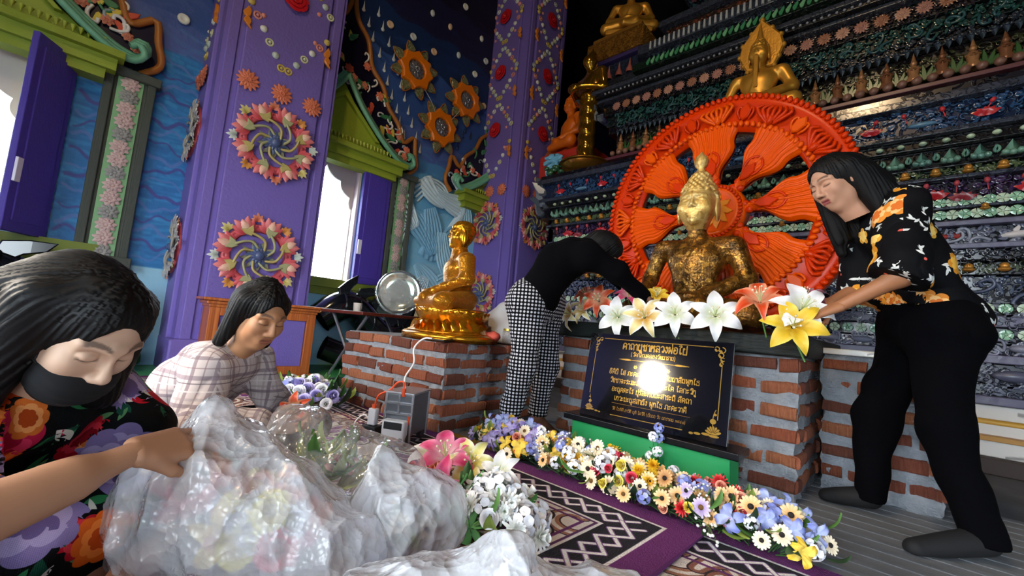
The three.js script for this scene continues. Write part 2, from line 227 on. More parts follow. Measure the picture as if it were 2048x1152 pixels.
function windowOpening(cz, n, x) {
  const w = thing('window_' + n, '', '', [x, 0, cz]); w.name = 'window_' + n; w.userData = { kind: 'structure' };
  part(w, 'window_frame', merge([span(-.14, .02, 1.03, 2.5, -.4, -.37), span(-.14, .02, 1.03, 2.5, .37, .4), span(-.14, .02, 2.46, 2.5, -.4, .4)]), mat('#d8ccc0', .6));
  { const s = new THREE.Shape([[-.37, 1.04], [.37, 1.04], [.37, 2.46], [-.37, 2.46]].map((p) => new THREE.Vector2(...p))), h = new THREE.Path(); h.moveTo(-.36, 1.05); h.lineTo(-.36, 1.95); h.quadraticCurveTo(-.3, 2.0, -.33, 2.1); h.quadraticCurveTo(-.18, 2.16, -.19, 2.28); h.quadraticCurveTo(-.04, 2.3, 0, 2.43); h.quadraticCurveTo(.04, 2.3, .19, 2.28); h.quadraticCurveTo(.18, 2.16, .33, 2.1); h.quadraticCurveTo(.3, 2.0, .36, 1.95); h.lineTo(.36, 1.05); h.closePath(); s.holes.push(h);
    part(w, 'arched_screen', ext(s, .03).rotateY(-PI / 2), mat('#c9bfb4', .6), [-.09, 0, 0]); }
  part(w, 'window_sill', merge([span(-.13, .1, .93, 1.03, -.95, .95), span(-.05, .06, .84, .93, -.9, .9)]), limeDark);
  for (const s of [-1, 1]) {                                         // shutters folded back flat beside the opening
    const sh = part(w, 'shutter', merge([box(.045, 1.5, .4, 0, 0, 0, .006), box(.02, 1.34, .28, .022, 0, 0, .006)]), purpleM, n === 1 && s < 0 ? [.2, 1.77, s * .52] : [.09, 1.77, s * .585], [0, n === 1 && s < 0 ? 1.0 : s * -.12, 0]);
    part(sh, 'latch', box(.02, .18, .05, .03, -.3, -s * .17, .004), mat('#e6e2f2', .4));
  }
}
function windowGable(cz, n, x) {
  const g = thing('window_surround', ['green gabled window surround nearest the left edge, above the purple open shutter', 'green gabled window surround between the two purple pillars', 'green gabled window surround just behind the far purple pillar', 'dark gabled window surround far along the mural wall'][n - 1], 'window surround', [x, 0, cz]);
  for (const s of n === 3 ? [] : [-1, 1]) {
    const p = part(g, 'pilaster', merge([box(.05, 1.75, .34, .03, 1.72, s * .97, .01), box(.09, 1.75, .06, .05, 1.72, s * .83, .01), box(.09, 1.75, .06, .05, 1.72, s * 1.11, .01), box(.12, .1, .4, .06, .9, s * .97, .01), box(.12, .08, .4, .06, 2.56, s * .97, .01)]), mossM);
    part(p, 'green_panel', box(.02, 1.6, .17, .06, 1.72, s * .97), mat('#7fb27f', .5));
    for (let k = 0; k < 14; k++) part(p, 'rosette', stripRos, k % 3 ? stripMat : stripMat2, [.065, .98 + k * .115, s * .97], [0, PI / 2, 0], 1.3);
  }
  // roof-like gable: recessed panel, eaves with small teeth, raking mouldings that end in scrolls
  const rake = [[0, 3.46], [.18, 3.2], [.42, 2.95], [.66, 2.76], [.84, 2.66], [.96, 2.65], [1.02, 2.73], [.97, 2.8], [.92, 2.76]];
  part(g, 'pediment', ext([[0, 3.4], [.2, 3.14], [.45, 2.9], [.72, 2.7], [.9, 2.62], [-.9, 2.62], [-.72, 2.7], [-.45, 2.9], [-.2, 3.14]].map(([a, b]) => [a, b]), .12).rotateY(PI / 2), lime);
  part(g, 'inner_moulding', merge([1, -1].map((s) => ext([[0, 3.3], [s * .5, 2.83], [s * .46, 2.83], [0, 3.24]].map(([a, b]) => [a, b]), .05, .004).rotateY(PI / 2).translate(.12, 0, 0))), lime);
  part(g, 'eave', merge([span(0, .2, 2.5, 2.6, -.86, .86), span(0, .26, 2.6, 2.66, -.9, .9), span(0, .16, 2.42, 2.5, -.8, .8)]), lime);
  part(g, 'eave_teeth', merge([...Array(34)].map((_, k) => new THREE.ConeGeometry(.022, .06, 5).rotateX(PI).translate(.18, 2.72, -.76 + k * .046))), mat('#a9b23c', .4)).userData.kind = 'stuff';
  for (const s of [-1, 1]) {
    part(g, 'raking_moulding', merge([0, 1, 2].map((k) => tube(rake.map(([a, b]) => [.2 - k * .03, b + k * .032, s * (a + .012 * k)]), .03, 36, 6))), mint);
    const outer = [[0, 4.62], [.08, 4.3], [.24, 4.12], [.34, 3.8], [.52, 3.62], [.62, 3.4], [.8, 3.22], [.9, 3.02], [1.06, 3.14], [1.1, 2.95], [1.14, 2.74], [1.02, 2.6]];
    const plate = part(g, 'ornament_plate', ext([...outer, ...rake.slice(0, 6).reverse()].map(([a, b]) => [-s * a, b]), .05).rotateY(PI / 2), mat('#15122b', .3));
    part(plate, 'ochre_border', tube(outer.map(([a, b]) => [.06, b, s * a]), .032, 60, 6), mat('#a8672a', .4));
    for (let k = 0; k < 46; k++) { const t = rnd(), q = rnd(), a = t * .98, lo = lerp(3.5, 2.74, pow(t, .6)), hi = lerp(4.4, 2.95, pow(t, .75)); const y = lerp(lo + .03, hi - .04, q); const kind = k % 5;
      part(plate, kind === 0 ? 'rosette' : kind < 3 ? 'curl' : 'leaf', kind === 0 ? rosSmall : kind < 3 ? curlSmall : leafSmall, bits[kind === 0 ? pick([1, 3, 6]) : kind < 3 ? pick([0, 0, 5, 2]) : pick([2, 4, 1, 2])], [.06, y, s * a], [kind === 0 ? 0 : rr(0, 6.28), PI / 2, 0], rr(.8, 1.3)); }
  }
}
const rosSmall = rosetteGeo(7, .05, .03, 2), curlSmall = tube([[0, 0, 0], [.02, .05, .01], [.01, .1, .015], [-.03, .11, .015], [-.035, .08, .01]], .012, 12, 5), leafSmall = flame(.11, .025, .02, .015);
WINZ.forEach((z, i) => windowUnit(z, i + 1));

// ---------------------------------------------------------------- pillars
const lotusGeo = (() => { const out = [], pet = (a, L, w, h, c0, c1) => { const A = RGB(c0), B = RGB(c1); out.push(grid(3, 5, (u, v) => { const e = v * L, q = (u - .5) * 2 * w * pow(sin(min(1, v * .86 + .12) * PI), .8), C = A.clone().lerp(B, v); return [q * cos(a) + e * sin(a), e * cos(a) - q * sin(a), h * (.4 + .6 * sin(v * PI * .75)) * (1 - .35 * abs(2 * u - 1)), C.r, C.g, C.b]; })); };
  for (const a of [-1.25, 1.25]) pet(a, .105, .03, .02, '#b5323e', '#d9606c'); for (const a of [-.85, .85]) pet(a, .13, .034, .032, '#b5323e', '#dd6a72'); for (const a of [-.42, .42]) pet(a, .145, .036, .044, '#c04550', '#e58a8c'); pet(0, .12, .036, .056, '#e8d9b8', '#e29a92'); return merge(out); })();
const budGeo = (c0, c1) => { const A = RGB(c0), B = RGB(c1), out = []; for (let k = -2; k <= 2; k++) out.push(grid(2, 4, (u, v) => { const a = k * .6, e = v * (.085 - .012 * abs(k)), q = (u - .5) * .035 * sin(min(1, v * .9 + .1) * PI), C = A.clone().lerp(B, v); return [q * cos(a) + e * sin(a), e * cos(a) - q * sin(a), .02 + .02 * sin(v * PI * .8), C.r, C.g, C.b]; })); return merge(out); };
const buds = [budGeo('#c07a3a', '#e0a050'), budGeo('#9fb5ac', '#dfe6e2'), budGeo('#b6a84a', '#dcd49a'), budGeo('#b9482f', '#e59a7a')];
const medRing = merge([new THREE.TorusGeometry(.255, .03, 6, 32), new THREE.TorusGeometry(.285, .022, 6, 32)].map((g) => paint(g, '#c2505a')));
const stemGeo = merge([tube([[.06, .02, .03], [.1, .1, .05], [.07, .17, .06], [.02, .225, .055]], .013, 12, 5), ext([[0, .2], [.035, .235], [.05, .28], [0, .262], [-.05, .28], [-.035, .235]], .02, .006).translate(.015, 0, .035)]);
const hubGeo = merge([rosetteGeo(12, .115, .04, 3), lathe([[0, .07], [.03, .066], [.05, .04], [.05, 0]], 12).rotateX(PI / 2)]), hubLeaf = merge([...Array(9)].map((_, k) => flame(.15, .022, .03, .012).rotateZ(k / 9 * 2 * PI)));
const roseGeo = (() => { const out = [sph(.03, 0, 0, .045, 8, 6)]; for (let k = 0; k < 3; k++) for (let i = 0; i < 6; i++) out.push(grid(4, 4, (u, v) => { const R = .125 - k * .035, a = (u - .5) * 1.35, e = R * (.25 + .75 * v * (1 - .18 * abs(2 * u - 1) ** 3)); return [e * sin(a), e * cos(a), .012 + k * .014 + .03 * sin(v * 2.2)]; }).rotateZ((i + k * .5) * PI / 3)); return merge(out.map(plain)); })();
const dotGeo = merge([lathe([[0, .02], [.018, .016], [.026, .004], [.026, 0]], 10).rotateX(PI / 2)]), rimDot = merge([new THREE.TorusGeometry(.024, .008, 5, 10), sph(.012, 0, 0, .004, 6, 5)]);
const daisyM = mat('#d5785a', .4), daisyGeo = rosetteGeo(13, .1, .035, 3), leafPair = merge([flame(.1, .03, .012, .02), flame(.1, .03, -.012, .02).rotateZ(PI)]);
function decorate(pillar, W, place, opts = {}) {                     // place(a, y) -> [position, rotation] on one face; a runs across the face
  const put = (name, geo, m, a, y, turn = 0, s = 1, lift = 0) => { const [p, r] = place(a, y, lift); const o = part(pillar, name, geo, m, p, undefined, s); o.rotation.set(0, r, 0); o.rotateZ(turn); return o; };
  for (const y of opts.med ?? [1.11, 2.23]) {
    const K = opts.k ?? 1, m = put('medallion', medRing, vcol(.4), 0, y, 0, K);
    for (let i = 0; i < 8; i++) { const a = i / 8 * 2 * PI + .25; const o = part(m, 'lotus', lotusGeo, opts.silver ?? vcol(.35), [sin(a) * .24, cos(a) * .24, .02], [0, 0, -a]); o.scale.setScalar(1.02);
      part(m, 'stem', stemGeo, mat(opts.silver ? '#a9a59b' : i % 2 ? '#b5a86a' : '#a5a77e', .35), [0, 0, 0], [0, 0, -a]);  // paler stems stand for light on the side face
      const b = a + PI / 8; part(m, 'bud', buds[i % 4], vcol(.35), [sin(b) * .33, cos(b) * .33, .0], [0, 0, -b]); }
    part(m, 'rosette', hubGeo, mat('#4a5a86', .3), [0, 0, .01]); part(m, 'hub_leaves', hubLeaf, mat('#8c8f77', .4), [0, 0, .005]);
  }
  for (const a of [-1, 0, 1]) put('daisy', daisyGeo, daisyM, a * W * .36, 2.74 - (opts.sag ?? 0) * abs(a), rnd(), 1);
  const dm = [mat('#cfd3b0', .35), mat('#b9c9c6', .3), mat('#c9b45f', .35), mat('#d98f86', .35), mat('#dfe3e2', .3)];
  for (let k = 0; k < 4; k++) { const yc = 3.75 + k * .97;
    if (yc < 7.3) { put('rose', roseGeo, mat('#c8202c', .3), 0, yc, k); for (const s of [-1, 1]) put('leaf_pair', leafPair, mat('#d9822f', .35), s * W * .46, yc - .42, .2); }
    for (const s of [-1, 1]) for (let i = 0; i < 6; i++) { const t = (i + .5) / 6, a = s * W * .48 * (1 - t); put('shell', i % 2 ? dotGeo : rimDot, dm[(i + k) % 5], a, yc + t * .46, rnd(), 1.3); put('shell', i % 2 ? rimDot : dotGeo, dm[(i + 2) % 5], a, k ? yc - t * .46 : yc - .2 - t * .6, rnd(), 1.3); if (i % 2) put('shell', dotGeo, dm[3], s * W * .3, yc + .485 * (i - 3) / 3, 0, .9); } }
}
const pil1 = thing('purple_pillar', 'purple square pillar with red lotus medallions behind the wooden cabinet', 'pillar', [-4.95, 0, -1.27]);
const shaft = (hx, hz) => merge([span(-hx, hx, 0, 7.6, -hz, hz), span(-hx - .03, hx - .1, 0, 7.6, -hz + .1, hz - .1), span(hx - .1, hx + .035, 0, 7.6, -hz + .16, hz - .16, .012), span(-hx + .16, hx - .16, 0, 7.6, hz - .1, hz + .035, .012), span(hx - .1, hx + .02, 0, 7.6, -hz + .03, -hz + .115, .01), span(hx - .1, hx + .02, 0, 7.6, hz - .115, hz - .03, .01), span(-hx - .02, hx + .06, 0, .3, -hz - .04, hz + .04, .02)]);
part(pil1, 'shaft', boxUV(shaft(.35, .53), 1), purple2);
decorate(pil1, .82, (a, y, l) => [[.386, y, -a], PI / 2]);
decorate(pil1, .46, (a, y, l) => [[-.05 + a, y, .566], 0], { k: .8, silver: mat('#c7c1bf', .22, { metalness: .3 }) });  // lotuses paled to show light falling on this face, not silver metal
const pil2 = thing('purple_pillar', 'purple square pillar with red roses beside the standing golden figure', 'pillar', [-4.83, 0, -4.93]);
part(pil2, 'shaft', boxUV(shaft(.5, .45), 1), purple2);
decorate(pil2, .7, (a, y, l) => [[.536, y, -a], PI / 2], { k: .9 });
decorate(pil2, .74, (a, y, l) => [[a, y, .486], 0], { k: .9 });

// ---------------------------------------------------------------- the tiered glazed stupa
const stupa = thing('tiered_stupa', 'huge dark tiered stupa covered with glazed relief bands behind the orange wheel', 'stupa');
const glaze = (c, r = .22, b = .012, k = 2.5) => mat(c, r, { bumpMap: rep(reliefBump, k), bumpScale: b, clearcoat: .5, clearcoatRoughness: .12 });
const marble = mat('#ffffff', .35, { map: canvasTex(512, 256, (g, w, h) => { g.fillStyle = '#d8d3cc'; g.fillRect(0, 0, w, h); for (let i = 0; i < 90; i++) { g.strokeStyle = pick(['#8a8078', '#5a524c', '#b9a58c', '#efece8', '#3f3a38']); g.globalAlpha = rr(.2, .7); g.lineWidth = rr(1, 7); const y = rnd() * h, x = rnd() * w; g.beginPath(); g.moveTo(x, y); g.bezierCurveTo(x + 60, y + rr(-14, 14), x + 120, y + rr(-14, 14), x + rr(120, 260), y + rr(-10, 10)); g.stroke(); } }) });
const navy = glaze('#070c1c'), teal = glaze('#081c20'), ink = glaze('#05080f', .2, .006, 4), slate = glaze('#262a3a', .26, .02), lav = mat('#5c5974', .3, { bumpMap: rep(grainBump, 3), bumpScale: .004 }), plumM = glaze('#1c0f28'), blueM = glaze('#0e2142', .2, .012, 2), rust = glaze('#28150f', .3), bark = glaze('#1a1416', .3), greenG = glaze('#0c2519', .22, .01, 4), silverB = glaze('#343b4c', .2, .01, 5);
const RX = 3.2, BZ = -9;
function band(y0, y1, z, m, lift = -3.55, r = .008, zf = -4.4) { const x = lift + (zf - z), g = span(x, RX, y0, y1, BZ, z, r); part(stupa, y1 - y0 < .07 ? 'ledge' : 'relief_band', boxUV(g, .5), m); return x; }
const T1 = [[0, .1, -4.12, mat('#3b2f2a', .7)], [.1, .21, -4.2, marble], [.21, .3, -4.28, marble], [.3, .42, -4.35, marble], [.42, .48, -4.32, lav], [.48, .56, -4.42, silverB], [.56, .7, -4.46, slate], [.7, .76, -4.4, lav], [.76, .85, -4.46, slate], [.85, .95, -4.45, slate], [.95, 1.03, -4.4, lav], [1.03, 1.12, -4.46, ink], [1.12, 1.32, -4.5, navy], [1.32, 1.42, -4.46, ink], [1.42, 1.5, -4.4, ink], [1.5, 1.54, -4.36, lav], [1.54, 1.68, -4.46, slate], [1.68, 1.72, -4.4, lav], [1.72, 1.81, -4.44, ink], [1.81, 1.835, -4.4, silverB], [1.835, 2.03, -4.44, plumM], [2.03, 2.06, -4.37, silverB], [2.06, 2.13, -4.42, greenG], [2.13, 2.28, -4.39, ink], [2.28, 2.36, -4.34, ink], [2.36, 2.4, -4.28, silverB], [2.4, 2.6, -4.33, blueM], [2.6, 2.66, -4.25, silverB], [2.66, 2.72, -4.28, navy]];
for (const [a, b, z, m] of T1) band(a, b, z, m);
part(stupa, 'yellow_pipe', tube([[-3.4, .31, -4.3], [-1, .31, -4.3], [3.2, .31, -4.3]], .022, 4, 8), mat('#c99a3a', .4)); part(stupa, 'yellow_strip', span(-3.5, RX, .2, .232, -4.3, -4.185, .004), mat('#b5833a', .5));
const T2 = [[2.72, 2.86, -4.62, rust], [2.86, 2.9, -4.52, mat('#5a2f3c', .35)], [2.9, 3.26, -4.72, bark], [3.26, 3.36, -4.64, ink], [3.36, 3.5, -4.62, teal], [3.5, 3.66, -4.58, ink], [3.66, 3.7, -4.5, silverB], [3.7, 3.74, -4.44, ink], [3.74, 3.79, -4.4, silverB]];
for (const [a, b, z, m] of T2) band(a, b, z, m, -2.92, .008, -4.6);
const T3 = [[3.79, 4.06, -4.78, plumM], [4.06, 4.16, -4.68, greenG], [4.16, 4.3, -4.82, navy], [4.3, 4.42, -4.72, silverB], [4.42, 4.72, -5.0, rust], [4.72, 4.8, -4.9, silverB], [4.8, 5.3, -5.2, navy], [5.3, 5.4, -5.05, silverB], [5.4, 7.5, -5.5, teal]];
for (const [a, b, z, m] of T3) band(a, b, z, m, -2.5, .008, -4.8);
// rows of applied ornament; the camera sees the front face from its left corner to a little past x = 1
const row = (name, geo, m, y, z, x0, x1, step, s = 1, turn = 0, f) => { let k = 0; for (let x = x0; x <= x1; x += step, k++) { const o = part(stupa, name, geo, Array.isArray(m) ? m[k % m.length] : m, [x, y, z], [0, 0, typeof turn === 'function' ? turn(k) : turn], s); f?.(o, k, x); } };
const mintG = mat('#8fbfa0', .18, { clearcoat: .6 }), mintP = mat('#b8cfb4', .25), goldG = mat('#c78a3a', .22, { metalness: .35 }), pinkG = mat('#a5746c', .3), coral = mat('#b3232c', .22), gemM = [mat('#6f9d8c', .12, { clearcoat: 1 }), mat('#5f8f86', .1, { clearcoat: 1 })];
const floret = merge([...Array(5)].map((_, i) => grid(2, 2, (u, v) => { const a = (u - .5) * 1.1, e = .034 * v; return [e * sin(a), e * cos(a), .008 + .014 * sin(v * 2.4)]; }).rotateZ(i * 2 * PI / 5)).concat([sph(.009, 0, 0, .016, 6, 4)]));
const gem = merge([new THREE.ConeGeometry(.066, .115, 4).scale(1, 1, .55).translate(0, .03, 0), ...[-1, 0, 1].map((k) => sph(.024, k * .036, -.02 + abs(k) * .006, .03, 6, 5)), flame(.05, .012, 0, .02).translate(-.075, 0, .005), flame(.05, .012, 0, .02).translate(.075, 0, .005)]);
const pear = merge([sph(.026, 0, .012, .02, 8, 6), sph(.034, 0, -.012, .012, 8, 5).scale(1, .55, .8)]), bead = sph(.022, 0, 0, .01, 8, 6), smallLotus = merge([...Array(5)].map((_, i) => grid(2, 3, (u, v) => { const a = (i - 2) * .55, e = v * .1, q = (u - .5) * .05 * sin(min(1, v + .1) * PI); return [q * cos(a) + e * sin(a), e * cos(a) * .7 - q * sin(a), .02 + .025 * sin(v * 2.4)]; }))), budOn = merge([sph(.018, 0, .05, .02, 7, 5).scale(1, 1.3, 1), cyl(.004, .004, .06, 5, 0, .025, .015)]);
const F0 = -3.42, F1 = 1.35;
for (const [y, z, p] of [[.9, -4.43, .085], [1.08, -4.44, .085], [1.765, -4.42, .062], [1.86, -4.42, .062]]) row('floret', floret, [mintG, mintP], y, z, F0, F1, p, 1.05, (k) => k);
row('gold_pear', pear, goldG, 1.365, -4.44, F0, F1, .17, 1); row('gold_pear', pear, goldG, 2.09, -4.4, F0, F1, .17, 1); row('gold_pear', pear, goldG, 1.8, -4.4, F0 + .1, F1, .31, .8);
row('glass_gem', gem, gemM, 2.185, -4.375, F0, F1, .152, .95); row('bead', bead, mintP, 2.315, -4.33, F0, F1, .125, [1.1, .8, 1]);
row('lotus', smallLotus, coral, 1.9, -4.43, F0 + .2, F1, .48, 1, 0); row('lotus', smallLotus, mat('#8e2a34', .25), 1.87, -4.42, F0 + .35, F1, .48, .9, 0); row('lotus_bud', budOn, mat('#c24a55', .25), 1.94, -4.43, F0, F1, .16, 1, (k) => .4 * sin(k * 3)); row('lotus', smallLotus, coral, 2.45, -4.325, F0 + .1, F1, .62, .85); row('lotus_bud', budOn, mat('#c8333c', .25), 2.5, -4.325, F0 + .05, F1, .21, .9, (k) => .5 * sin(k * 2)); row('leaf', sph(.06, 0, 0, 0, 9, 6).scale(1.6, .35, .4), mat('#5e88a8', .2), 2.47, -4.325, F0 + .4, F1, .62);
const koi = merge([sph(.05, 0, 0, 0, 10, 6).scale(2, .5, .5), new THREE.ConeGeometry(.035, .06, 5).rotateZ(PI / 2).translate(.11, 0, 0).scale(1, 1, .5), flame(.045, .015, .01, .01).translate(-.01, .015, 0)]);
row('koi_fish', koi, [mat('#a23a35', .25), mat('#c7c2c4', .25)], 1.605, -4.45, F0 + .2, F1, .42, 1, (k) => .12 * sin(k * 5)); row('cloud_curl', curlSmall, mat('#9aa0b2', .25), 1.57, -4.45, F0, F1, .11, .9, (k) => k * 1.3);
row('cloud_curl', curlSmall, mat('#8b8fa6', .25), .79, -4.45, F0, F1, .1, .7, (k) => k * 2.1); row('boss', sph(.05, 0, 0, 0, 9, 6).scale(1.4, .6, .6), mat('#7c7f93', .28), .81, -4.45, F0, F1, .21); row('boss', sph(.07, 0, 0, 0, 9, 6).scale(1.8, .6, .5), mat('#55586e', .3), .62, -4.45, F0, F1, .33); row('cloud_curl', curlSmall, mat('#4c5670', .25), 1.2, -4.49, F0, F1, .13, 1.1, (k) => k * 1.7);
// second tier: lotus seats, small praying figures, hanging teeth, a row of big flowers
const G0 = -2.74;
row('lotus_seat', sph(.034, 0, 0, .02, 8, 6).scale(1.05, 1, .9), mat('#7d5a50', .35), 2.945, -4.56, G0, F1, .09);
const fig = merge([lathe([[.04, 0], [.046, .02], [.03, .05], [.036, .09], [.028, .115], [.012, .125]], 8), sph(.022, 0, .145, 0, 7, 6), new THREE.ConeGeometry(.016, .07, 6).translate(0, .195, 0), cap3([-.034, .1, 0], [0, .085, .04], .01), cap3([.034, .1, 0], [0, .085, .04], .01)]);
row('praying_figure', fig, [mat('#b0805a', .25, { metalness: .3 }), mat('#8d5f45', .25, { metalness: .3 })], 2.985, -4.64, G0 + .05, F1, .17, 1.15); row('leaf_cluster', leafCluster(), mat('#2f5a30', .25), 2.99, -4.66, G0 + .135, F1, .17, 1);
row('hanging_tooth', merge([new THREE.ConeGeometry(.03, .075, 4).rotateX(PI).scale(1, 1, .5), sph(.012, 0, .03, .012, 6, 5)]), mat('#3c4a5c', .2), 3.24, -4.63, G0, F1, .062); row('cloud_curl', curlSmall, mat('#2c5560', .2), 3.4, -4.61, G0, F1, .085, .9, (k) => k * 2.3);
row('glazed_flower', daisyGeo, [pinkG, mat('#96644f', .3), mat('#b58878', .3)], 3.585, -4.57, G0, F1, .135, .58, (k) => k); row('bead', bead, mat('#8d93a6', .2), 3.72, -4.44, G0 - .1, F1, .055, .6);
row('glazed_flower', daisyGeo, [mat('#d6cdb2', .3), mat('#c98a94', .3), mat('#b08a5a', .3)], 3.9, -4.77, -2.4, F1, .33, .7, (k) => k); row('leaf', leafSmall, [mat('#3f8a62', .2), mat('#6fae86', .2)], 4.07, -4.67, -2.4, F1, .06, .8); row('baluster', cyl(.012, .016, .1, 6), mat('#aeb6c2', .25), 4.36, -4.71, -2.4, F1, .06); row('bell', lathe([[.03, 0], [.028, .03], [.012, .06], [.006, .1], [0, .13]], 8), mat('#c08078', .3), 4.42, -4.9, -2.3, F1, .16);
function cap3(a, b, r) { return tube([a, [(a[0] + b[0]) / 2, (a[1] + b[1]) / 2 + .004, (a[2] + b[2]) / 2], b], r, 4, 5); }
function leafCluster() { return merge([-.7, -.3, .1, .5, .8].map((a, i) => flame(.12 + .02 * (i % 2), .014, .01, .012).rotateZ(-a).translate(a * .02, 0, 0))); }
// dense carved scrollwork filling the bands between the rows: too small to pick apart, one strip per stretch of band
const scrollTile = (n, h, w = .5) => merge([...Array(n)].map((_, i) => { const x = rr(0, w), y = rr(-h / 2, h / 2), q = i % 4; return (q === 0 ? sph(rr(.008, .016), 0, 0, .006, 6, 4) : q === 1 ? leafSmall.clone().scale(.42, .42, .7).rotateZ(rr(0, 6.3)) : q === 2 ? new THREE.TorusGeometry(rr(.012, .022), .005, 4, 8, 4.4).rotateZ(rr(0, 6.3)) : floret.clone().scale(.55, .55, .8)).translate(x, y, 0); }));
const tiles = [.06, .1, .15, .2].map((h) => scrollTile(Math.round(260 * h + 44), h));
for (const [t, y, z, x0, c] of [[1, .52, -4.415, F0, '#5a6076'], [2, .63, -4.455, F0, '#4a4e62'], [1, .805, -4.455, F0, '#6a6e82'], [1, 1.0, -4.395, F0, '#4e5266'], [3, 1.22, -4.495, F0, '#22304c'], [0, 1.37, -4.455, F0, '#3f4a34'], [1, 1.46, -4.395, F0, '#1a2030'], [2, 1.61, -4.455, F0, '#5c6078'], [3, 1.94, -4.435, F0, '#3a2450'], [0, 2.095, -4.415, F0, '#4a5a3a'], [3, 2.5, -4.325, F0, '#274a74'], [1, 2.79, -4.61, G0, '#4a2c20'], [3, 3.1, -4.71, G0, '#3a3f2c'], [1, 3.31, -4.63, G0, '#2a3444'], [2, 3.43, -4.61, G0, '#1f4a4a'], [2, 3.58, -4.575, G0, '#2a2430'], [3, 3.92, -4.775, -2.4, '#4a3a5c'], [2, 4.23, -4.815, -2.4, '#2c3c50'], [3, 4.56, -4.99, -2.3, '#6a3c2c'], [3, 5.0, -5.19, -2.1, '#2c4a5a'], [3, 5.2, -5.19, -2.1, '#5a3a4a']]) for (let x = x0; x < F1; x += .5) part(stupa, 'scrollwork', tiles[t], mat(c, .18, { clearcoat: .4 }), [x, y, z]).userData.kind = 'stuff';
// mosaic flames on the two left corners
for (const [x, z, y0, n, s] of [[-3.56, -4.36, 2.2, 9, 1], [-2.98, -4.52, 3.4, 8, 1.1]]) for (let k = 0; k < n; k++) part(stupa, 'corner_flame', flame(.2, .05, .06, .03), mat(k % 2 ? '#8f98a6' : '#5b6472', .15, { metalness: .4 }), [x - rr(0, .1), y0 + k * .045, z + rr(-.02, .04)], [0, rr(-.6, .6), 1.3 + rr(-.5, .5)], s);
// corner pedestal under the highest golden figure
for (const [a, b, w, m] of [[3.79, 4.15, .62, glaze('#1c1c2c')], [4.15, 4.24, .7, silverB], [4.24, 4.5, .62, glaze('#26324a')], [4.5, 4.56, .76, mat('#3a2f66', .4)], [4.56, 4.86, .8, mat('#a9772f', .35, { metalness: .55, bumpMap: rep(reliefBump, 3), bumpScale: .03 })], [4.86, 4.95, .7, mat('#b58238', .3, { metalness: .6 })]]) part(stupa, 'corner_pedestal_course', boxUV(box(w * 1.1, b - a, w, -3.03, (a + b) / 2, -5.25, .02), 1), m);
for (let k = 0; k < 4; k++) part(stupa, 'bell', lathe([[.05, 0], [.045, .05], [.02, .1], [.01, .17], [0, .22]], 8), mat('#b0665f', .3), [-3.28 + k * .16, 4.26, -4.93]);
part(stupa, 'side_ledge', boxUV(span(-4.1, -2.9, 2.3, 2.72, -6.2, -4.75, .02), .5), navy);

// ---------------------------------------------------------------- brick pedestals
const mortarM = mat('#b4b8bd', .9, { bumpMap: rep(roughBump, 6), bumpScale: .012, map: rep(dataTex(128, (u, v) => { const q = .72 + .3 * (tileN((x, y) => fbm(x * 6, y * 6, 4, 4), u, v) - .5); return [q, q * 1.01, q * 1.03]; }, true), 3) });
const brickMap = dataTex(128, (u, v) => { const q = tileN((x, y) => fbm(x * 6, y * 6, 8, 5), u, v); return [.78 + .3 * (q - .5), .74 + .45 * (q - .5), .7 + .5 * (q - .5)]; }, true);
const brickM = ['#b5694a', '#a55a3c', '#8f4c36', '#b8714f', '#7d4634', '#c07a56'].map((c) => mat(c, .85, { map: brickMap, bumpMap: rep(roughBump, 2), bumpScale: .008 }));
const brickGeo = [...Array(6)].map((_, k) => boxUV(warp(new RoundedBoxGeometry(1, .058, .07, 2, .014), (x, y, z) => [x + (abs(x) > .4 ? .05 * (noise(y * 40, z * 20, k) - .5) : 0), y + .014 * (noise(x * 5 + k * 9, z * 9, k) - .5), z + .016 * (noise(x * 5 + k * 5, y * 30, k + 3) - .5)]), 3));
function brickFace(o, L, H, pitch, place, rows) {                    // place(a, y) -> [position, turn]; a runs from 0 to L
  for (let j = 0; j < rows; j++) { let a = j % 2 ? -.09 : -.01; const y = H - (j + .5) * pitch + .004;
    while (a < L - .03) { const l = rr(.15, .215), a0 = max(0, a), a1 = min(L, a + l); if (a1 - a0 > .05) { const [p, r] = place((a0 + a1) / 2, y); const b = part(o, 'brick', pick(brickGeo), pick(brickM), p, [rr(-.03, .03), r, rr(-.012, .012)]); b.scale.set(a1 - a0, rr(.86, 1.12), 1); b.translateZ(rr(-.012, .006)); } a += l + rr(.008, .026); } }
}
function mortarCore(w, h, d, n = 46) { return boxUV(warp(new THREE.BoxGeometry(w, h, d, n, floor(h * 46), n).translate(0, h / 2, 0), (x, y, z) => { const e = (noise(x * 17, y * 30, z * 17) - .42) * .034 + (noise(x * 60, y * 60, z * 60) - .5) * .012; const fx = abs(x) > w / 2 - 1e-4 ? Math.sign(x) : 0, fz = abs(z) > d / 2 - 1e-4 ? Math.sign(z) : 0; return [x + fx * e, y, z + fz * e]; }), 1); }
const ped1 = thing('brick_pedestal', 'rough brick pedestal under the seated golden statue in profile', 'pedestal', [-2.5, 0, -1.98], .06);
part(ped1, 'mortar', mortarCore(1.07, .525, .9), mortarM);
brickFace(ped1, 1.08, .535, .088, (a, y) => [[-.54 + a, y, .44], 0], 6); brickFace(ped1, .9, .535, .088, (a, y) => [[.52, y, .45 - a], PI / 2], 6);
const ped2 = thing('brick_pedestal', 'taller brick pedestal behind the black plaque, carrying the dark gilded bust', 'pedestal', [-.98, 0, -2.8]);
part(ped2, 'mortar', mortarCore(1.25, .64, 1.1), mortarM);
